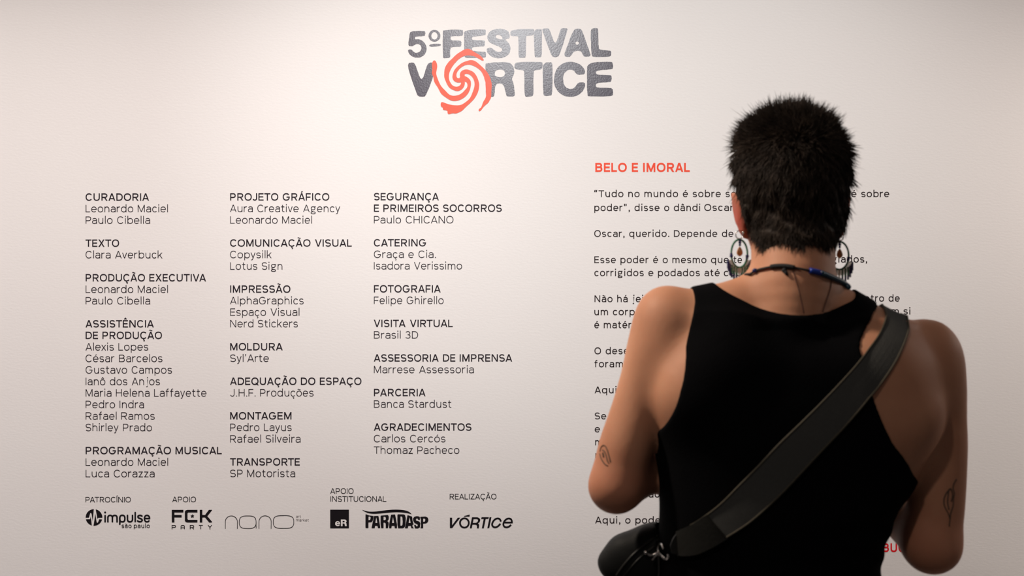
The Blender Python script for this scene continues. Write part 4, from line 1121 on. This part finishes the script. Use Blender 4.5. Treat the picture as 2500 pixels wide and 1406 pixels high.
M_BEAD_GREEN = plain('glass_bead_green', srgb(38, 108, 78), rough=0.25, var=.25, vscale=500)
M_BEAD_NAVY = plain('glass_bead_navy', srgb(22, 26, 88), rough=0.25, var=.2, vscale=500)
M_BEAD_WHITE = plain('glass_bead_white', srgb(228, 224, 216), rough=0.3, var=.05, vscale=500)
_p = M_BEAD_WHITE.node_tree.nodes['Principled BSDF']; _p.inputs['Transmission Weight'].default_value = .6; _p.inputs['IOR'].default_value = 1.15
M_BEAD_TEAL = plain('glass_bead_teal', srgb(24, 62, 82), rough=0.25, var=.5, vscale=300)
M_BEAD_BLUE = plain('glass_bead_blue', srgb(28, 56, 150), rough=0.25, var=.2, vscale=300)
M_SEED = plain('brown_seed', srgb(176, 112, 58), rough=0.4, var=.25, vscale=120)
M_SILVER = plain('silver', srgb(205, 200, 195), rough=0.22, metal=1.0)
M_CORD = plain('black_cord', srgb(22, 20, 22), rough=0.8, var=.2, vscale=400, bump=.3, bscale=700)
M_CORD_BROWN = plain('brown_thread', srgb(70, 40, 32), rough=0.8)
M_WEB = plain('grey_webbing', srgb(70, 70, 68), rough=0.9, spec=.15, var=.12, vscale=300, bump=.5, bscale=900)
M_WEB_EDGE = plain('webbing_edge', srgb(76, 71, 61), rough=0.9, spec=.15, var=.15, vscale=400, bump=.4, bscale=900)
M_LEATHER = plain('black_leather', srgb(26, 25, 22), rough=0.5, spec=.35, var=.15, vscale=60, bump=.2, bscale=260)
M_BAG = plain('black_bag_nylon', srgb(17, 18, 18), rough=0.65, spec=.2, var=.15, vscale=50, bump=.15, bscale=500)
M_INKSKIN = plain('tattoo_ink', srgb(88, 70, 58), rough=0.6, spec=.2)

# earrings: silver ring, beaded hoop, seed drop, white band, fringe of beaded strings
def bead_run(P, r, gap=1.0):
    return merge([ball(p, r, 8, 6) for p in P])

def earring(label, px, py, d, wid, yaw):
    """px, py: the lobe's hole; the hoop hangs below it"""
    o = at(px, py, d); m = d / F
    t = thing('beaded_earring', label, 'earring', tuple(o), 'pair of beaded earrings')
    c, s_ = math.cos(yaw), math.sin(yaw)
    def W(a, b, e=0.0):                      # a across the hoop, b down, e off its plane, in photo pixels
        return o + np.array((a * c - e * s_, a * s_ + e * c, -b)) * m
    ring = [W(10 * math.cos(q), 4 + 10 * math.sin(q)) for q in np.linspace(0, 2 * math.pi, 25)[:-1]]
    mesh('ring', *tube_geo(ring, 1.3 * m, 8, True), M_SILVER, t, True)
    mesh('ear_stud', *ball(W(9, -1, -4), 3.2 * m), M_SILVER, t, True)
    cx, cy, rx, ry = 0, 50, 22, 34
    hoop = lambda q: W(cx + rx * math.cos(q), cy + ry * math.sin(q))
    Q_ = np.linspace(0, 2 * math.pi, 61)[:-1]
    h_ = mesh('hoop', *merge([ball(hoop(q), 2.7 * m, 8, 6) for q in Q_]), M_BEAD_GREEN, t, True)
    for q in (0.18, math.pi - .18):
        mesh('navy_bead', *merge([ball(hoop(q), 4.4 * m, 10, 8), ball(hoop(q + .14), 3.6 * m, 10, 8)]), M_BEAD_NAVY, t, True)
    mesh('hanger', *merge([ball(W(1, k, -1), r_ * m, 10, 8) for k, r_ in ((18, 3.2), (23, 3.8), (29, 3.2))] + [tube_geo([W(1, 12), W(1, 48)], .6 * m, 6)]), M_BEAD_NAVY, t, True)
    prof = [(0, .3), (.12, 3.2), (.3, 5.6), (.5, 7.2), (.7, 7.4), (.88, 5.2), (1, .4)]
    mesh('seed_drop', *tube_geo([W(1, 33 + 24 * a) for a, _ in prof], [b * m for _, b in prof], 14), M_SEED, t, True)
    band = []
    for row in range(4):
        for q in np.linspace(.36, math.pi - .36, 20):
            band.append(ball(W((rx + 1 + 3.0 * row) * math.cos(q), cy + 4.5 + (ry - 1 + 3.0 * row) * math.sin(q)), 2.4 * m, 8, 6))
    mesh('white_band', *merge(band), M_BEAD_WHITE, t, True)
    for i in range(13):
        q = math.pi - .12 - (math.pi - .24) * i / 12
        a = (rx + 9) * math.cos(q); b = cy + 15 + (ry - 2) * math.sin(q) * .62
        ln = (14, 17, 20, 23, 25, 27, 28, 27, 25, 23, 20, 17, 14)[i]
        edge = i in (0, 1, 2, 10, 11, 12)
        top = [W(a, b + k) for k in np.arange(0, ln * .72, 3.3)]
        low = [W(a, b + k) for k in np.arange(ln * .72, ln + 5, 3.3)]
        mt = M_BEAD_NAVY if edge else (M_BEAD_WHITE if i == 6 else M_BEAD_GREEN)
        st_ = mesh('fringe_string', *merge([ball(p, 2.9 * m, 8, 6) for p in top]), mt, t, True)
        mesh('navy_tip', *merge([ball(p, 2.8 * m, 8, 6) for p in low]), M_BEAD_NAVY, st_, True)
    return t
earring('green and navy beaded hoop earring on the left ear, seed drop inside', 1805, 569, 1.652, 44, 0.30)
earring('green and navy beaded hoop earring on the right ear, half behind the neck', 2049, 574, 1.668, 44, -0.30)

# necklace
t = thing('necklace', 'black cord necklace with blue and teal beads around the bare nape', 'necklace', tuple(surf(1920, 655, B)))
front = []
NK = [(1834, 672), (1850, 662), (1870, 656), (1895, 651), (1920, 651), (1945, 656), (1970, 661), (1995, 666), (2018, 674), (2040, 684), (2056, 694), (2068, 704)]
nk = [surf(a, b, B, lift=.0028) for a, b in curve2(NK, 5)]
e0, e1 = nk[0], nk[-1]
mid = np.array((e0 + e1) / 2); 
loop = []
for q in np.linspace(0, 1, 26)[1:-1]:
    ang = math.pi * q
    p = e1 + (e0 - e1) * (0.5 - .5 * math.cos(ang)) + np.array((0, .11, -.06)) * math.sin(ang)
    for _ in range(3): p = p - B.grad(p)[0] * min(float(B.value(p)[0]) - .003, .02)
    loop.append(p)
path = sm(nk + loop, 2)
mesh('cord', *tube_geo(sm(list(path) + [path[0]], 1), .0017, 8), M_CORD, t, True)
def along(i0, i1): return sm(nk[i0:i1], 1)
mesh('cord_wrap', *tube_geo(along(13, 25), .0032, 10), M_CORD, t, True)
mesh('blue_bead', *tube_geo(along(31, 37), .0040, 10), M_BEAD_BLUE, t, True)
mesh('bead_run', *merge([ball(p, .0042, 10, 8) for p in sm(nk[37:], 1)[::1]]), M_BEAD_TEAL, t, True)
kn = surf(1916, 662, B, lift=.003)
mesh('knot', *merge([ball(kn, .0035, 10, 8), tube_geo([kn, surf(1920, 668, B, lift=.003), surf(1923, 674, B, lift=.002)], [.003, .0026, .0012], 8)]), M_CORD, t, True)
mesh('cord_bead', *ball(surf(1847, 663, B, lift=.003), .0034, 10, 8, (1.3, 1, 1)), M_BEAD_NAVY, t, True)
for pts_ in ([(1936, 662), (1943, 685), (1951, 712), (1957, 738), (1962, 764)], [(2029, 682), (2027, 702), (2020, 725), (2012, 748), (2008, 762)]):
    mesh('hanging_thread', *tube_geo([surf(a, b, B, lift=.0006) for a, b in curve2(pts_, 5)], .0007, 6), M_CORD_BROWN, t, True)

# tattoos lie on the skin
def ink(paths, w_):
    geo = []
    for pth in paths:
        P = [surf(a, b, B, lift=.0002) for a, b in curve2(pth, 5)]
        geo.append(tube_geo(P, w_, 6))
    return merge(geo)
K6 = lambda q: [(1440 + a / 7.03, 1060 + b / 7.03) for a, b in q]
tt = mesh('tattoo', *ink([K6([(175, 300), (195, 225), (235, 190), (270, 210), (300, 270), (320, 340), (340, 420), (355, 480)]), K6([(172, 330), (190, 400), (220, 460), (260, 515), (310, 545)]),
    K6([(215, 270), (255, 300), (285, 380), (300, 450), (325, 500)]), K6([(218, 320), (225, 360), (235, 400)]), K6([(230, 315), (240, 360), (240, 395)])], .0008), M_INKSKIN, person, True)
tt['label'] = 'faded eye-shaped tattoo near the left elbow'
K7 = lambda q: [(2050 + a / 4.594, 1100 + b / 4.594) for a, b in q]
tt = mesh('tattoo', *ink([K7([(1310, 320), (1285, 360), (1270, 420), (1285, 480), (1275, 540), (1270, 620), (1245, 700), (1235, 780), (1228, 850)]), K7([(1245, 420), (1200, 470), (1170, 540), (1175, 620), (1215, 700), (1235, 760)]),
    K7([(1225, 430), (1215, 500), (1210, 580), (1225, 660)]), K7([(1250, 430), (1265, 500), (1250, 570)])], .0008), M_INKSKIN, person, True)
tt['label'] = 'dark vertical line tattoo on the right upper arm'

# shoulder bag
bagt = thing('shoulder_bag', 'black shoulder bag at the left hip on a wide grey strap', 'bag', tuple(at(1600, 1400, 1.64)))
UP = [(2161, 774), (2154, 796), (2140, 825), (2112, 862), (2085, 895), (2045, 938), (2000, 985), (1950, 1034), (1900, 1082), (1850, 1135), (1800, 1186), (1755, 1232), (1700, 1273), (1655, 1296)]
LO = [(2216, 804), (2209, 834), (2190, 878), (2162, 922), (2130, 962), (2092, 1008), (2050, 1055), (2004, 1103), (1960, 1150), (1915, 1198), (1870, 1242), (1825, 1280), (1765, 1318), (1715, 1345)]
U_ = curve2(UP, 4); L_ = curve2(LO, 4)
NC = 7
grid = []
for a, b in zip(U_, L_):
    grid.append([surf(*(a + (b - a) * k / (NC - 1)), S_, lift=.0) for k in range(NC)])
G_ = np.array(grid)
for _ in range(6):                                        # stretched webbing bridges the hollows
    q = G_.copy(); q[1:-1] = .25 * G_[:-2] + .5 * G_[1:-1] + .25 * G_[2:]
    q[:, 1:-1] = .5 * q[:, 1:-1] + .25 * q[:, :-2] + .25 * q[:, 2:]
    G_[:, :, 1] = np.minimum(q[:, :, 1], G_[:, :, 1] + .002)
# over the shoulder and down the chest to the bag
tail = []
a0 = G_[0]
for q in np.linspace(0, 1, 34)[1:]:
    row = []
    for k in range(NC):
        w0 = a0[k]
        tgt = at(1634 + 9 * (k - 3), 1310 - 4 * (k - 3), 1.672 + .006 * (k - 3))
        ang = q
        ez = np.array((q ** 2.3, q, q ** 1.2))                # first forward over the shoulder, then across the chest
        p = w0 + (tgt - w0) * ez + np.array((0, .15 * math.sin(math.pi * min(1, q * 1.15)) ** .8, 0))
        v = float(S_.value(p)[0])
        for _ in range(4):
            p = p - S_.grad(p)[0] * np.clip(float(S_.value(p)[0]) - .003, -.03, .012)
        row.append(p)
    tail.append(row)
tail = np.array(tail)
for _ in range(5): tail[1:-1] = .25 * tail[:-2] + .5 * tail[1:-1] + .25 * tail[2:]
flat_ = tail.reshape(-1, 3)
for _ in range(6):
    v_ = S_.value(flat_); near = np.clip(1 - np.repeat(np.arange(len(tail)), NC) / 16.0, 0, 1)      # snug over the shoulder, free on the chest
    flat_ = flat_ - S_.grad(flat_) * (np.clip(v_ - .001, -.02, .02) * np.where(v_ < .001, 1, near))[:, None]
tail = flat_.reshape(tail.shape)

def band_mesh(name, G, thick, mat, parent, lift=.0012):
    G = np.asarray(G); n, m, _ = G.shape
    du = np.gradient(G, axis=0); dv = np.gradient(G, axis=1)
    N = np.cross(du, dv); N /= np.maximum(np.linalg.norm(N, axis=2, keepdims=True), 1e-9)
    g = S_.grad(G.reshape(-1, 3)).reshape(n, m, 3)
    sgn = np.sign(np.sum(N * g, axis=2, keepdims=True).mean())
    N *= sgn
    top = G + N * (thick + lift); bot = G + N * lift
    V = np.concatenate([top.reshape(-1, 3), bot.reshape(-1, 3)]); Fc = []; o = n * m
    for i in range(n - 1):
        for j in range(m - 1):
            a = i * m + j; q = (a, a + m, a + m + 1, a + 1)
            Fc.append(q if sgn > 0 else q[::-1]); r = tuple(x + o for x in q); Fc.append(r[::-1] if sgn > 0 else r)
    ed = [(i * m, (i + 1) * m) for i in range(n - 1)] + [((i + 1) * m + m - 1, i * m + m - 1) for i in range(n - 1)] + [(j + 1, j) for j in range(m - 1)] + [((n - 1) * m + j, (n - 1) * m + j + 1) for j in range(m - 1)]
    for a, b in ed:
        q = (b, a, a + o, b + o); Fc.append(q if sgn > 0 else q[::-1])
    return mesh(name, V, Fc, mat, parent, False), top
full = np.concatenate([tail[::-1], G_[:-3]])
strap, top = band_mesh('strap', full, .0022, M_WEB, bagt)
strap['label'] = 'wide dark grey webbing strap'
for j in (0, NC - 1):
    mesh('strap_edge', *tube_geo(top[:, j] + (top[:, 1 if j == 0 else NC - 2] - top[:, j]) * .14, .0014, 6), M_WEB_EDGE, strap, True)
tab_ctr = [(1722, 1258), (1690, 1280), (1655, 1296), (1640, 1312), (1640, 1335), (1652, 1350), (1680, 1356), (1718, 1345), (1765, 1320)]
# leather tab: a tongue with a round end
TU = curve2([(1728, 1254), (1690, 1279), (1660, 1294), (1640, 1307), (1630, 1322)], 5); TL = curve2([(1778, 1312), (1740, 1335), (1702, 1352), (1664, 1354), (1634, 1341)], 5)
TG = np.array([[surf(*(a + (b - a) * k / 6), S_, lift=.0) for k in range(7)] for a, b in zip(TU, TL)])
for _ in range(4): TG[1:-1, :, 1] = .25 * TG[:-2, :, 1] + .5 * TG[1:-1, :, 1] + .25 * TG[2:, :, 1]
TG[:, :, 1] = np.minimum(TG[:, :, 1], np.median(TG[:, :, 1]) + .012)
tab, _t = band_mesh('leather_tab', TG, .0035, M_LEATHER, bagt, .0030)
tab['label'] = 'black leather end tab'

# pouch
PB = Field(at(1420, 1600, 1.75) - .02, at(1800, 1180, 1.75) + .03, 0.003)
PB = Field((0.08, YC - .06, .84), (0.36, YC + .16, 1.16), 0.003)
gx, gy, gz = np.meshgrid(*PB.ax, indexing='ij', sparse=True)
pc = at(1650, 1350, 1.655); th = math.radians(8)
ux, uz = math.cos(th), math.sin(th)
lx = (gx - pc[0]) * ux + (gz - pc[2]) * uz; lz = -(gx - pc[0]) * uz + (gz - pc[2]) * ux; ly = gy - pc[1]
q = ((np.abs(lx / .113) ** 2.2 + np.abs(lz / .0485) ** 2.2) ** (2.6 / 2.2) + np.abs(ly / .036) ** 2.6) ** (1 / 2.6)
PB.f = ((q - 1) * .036 + .0006 * np.sin(lx * 120 + lz * 60)).astype(np.float32)
keep = PB.f.copy()
bodyv = S_.value(np.stack([a.ravel() for a in np.meshgrid(*PB.ax, indexing='ij')], 1)).reshape(PB.f.shape)
PB.f = np.maximum(PB.f, -(bodyv - .004)).astype(np.float32)
V, Q = surface_net(PB); V = relax(V, Q, 1)
np_mesh('pouch', V, Q, M_BAG, bagt)
Sbag = Field(PB.lo, PB.lo + PB.h * (PB.n - 1), PB.h); Sbag.f = PB.f
def bag_line(pts, r, name, mat, parent=bagt):
    P = sm([surf(a, b, Sbag, lift=.0005) for a, b in curve2(pts, 6)], 2)
    return mesh(name, *tube_geo(P, r, 8), mat, parent, True)
bag_line([(1506, 1404), (1520, 1384), (1540, 1360), (1562, 1340), (1588, 1320), (1612, 1304)], .0020, 'zip_piping', M_LEATHER)
bag_line([(1522, 1408), (1536, 1390), (1556, 1368), (1578, 1348), (1600, 1332), (1616, 1320)], .0016, 'zip_piping', M_LEATHER)
# hook between pouch and tab
def hp(px, py, d):
    q = min(1, max(0, (px - 1606) / 14))
    if q > 0: d = d + (min(d, float(surf(max(px, 1627), py, S_)[1]) + DIST - .006) - d) * q
    return at(px, py, d)
dd = float(surf(1598, 1352, Sbag)[1]) + DIST - .006          # just off the pouch's face, reaching across to the tab
pts_ring = [hp(1612 + 11 * math.cos(a), 1339 + 10 * math.sin(a), dd) for a in np.linspace(math.radians(-10), math.radians(200), 14)]
clasp = mesh('clasp', *merge([
    tube_geo([hp(x, y, dd) for x, y in curve2([(1620, 1339), (1617, 1331), (1611, 1328), (1607, 1334), (1607, 1344), (1609, 1350)], 4)], .0019, 8),
    tube_geo([hp(1609, 1349, dd), hp(1600, 1358, dd), hp(1592, 1367, dd)], [.0028, .0022, .0015], 8),
    ball(hp(1609, 1350, dd), .0034),
    tube_geo([hp(x, y, dd) for x, y in curve2([(1610, 1350), (1618, 1359), (1626, 1364), (1632, 1360), (1631, 1353)], 4)], .0021, 8)]), M_SILVER, bagt, True)
clasp['label'] = 'silver swivel clasp'
mesh('bag_ring', *merge([tube_geo([hp(x, y, dd + .004) for x, y in curve2([(1572, 1348), (1578, 1350), (1590, 1355), (1600, 1352), (1606, 1347)], 4)], .0021, 8), ball(hp(1577, 1349, dd + .002), .0032)]), M_SILVER, bagt, True)
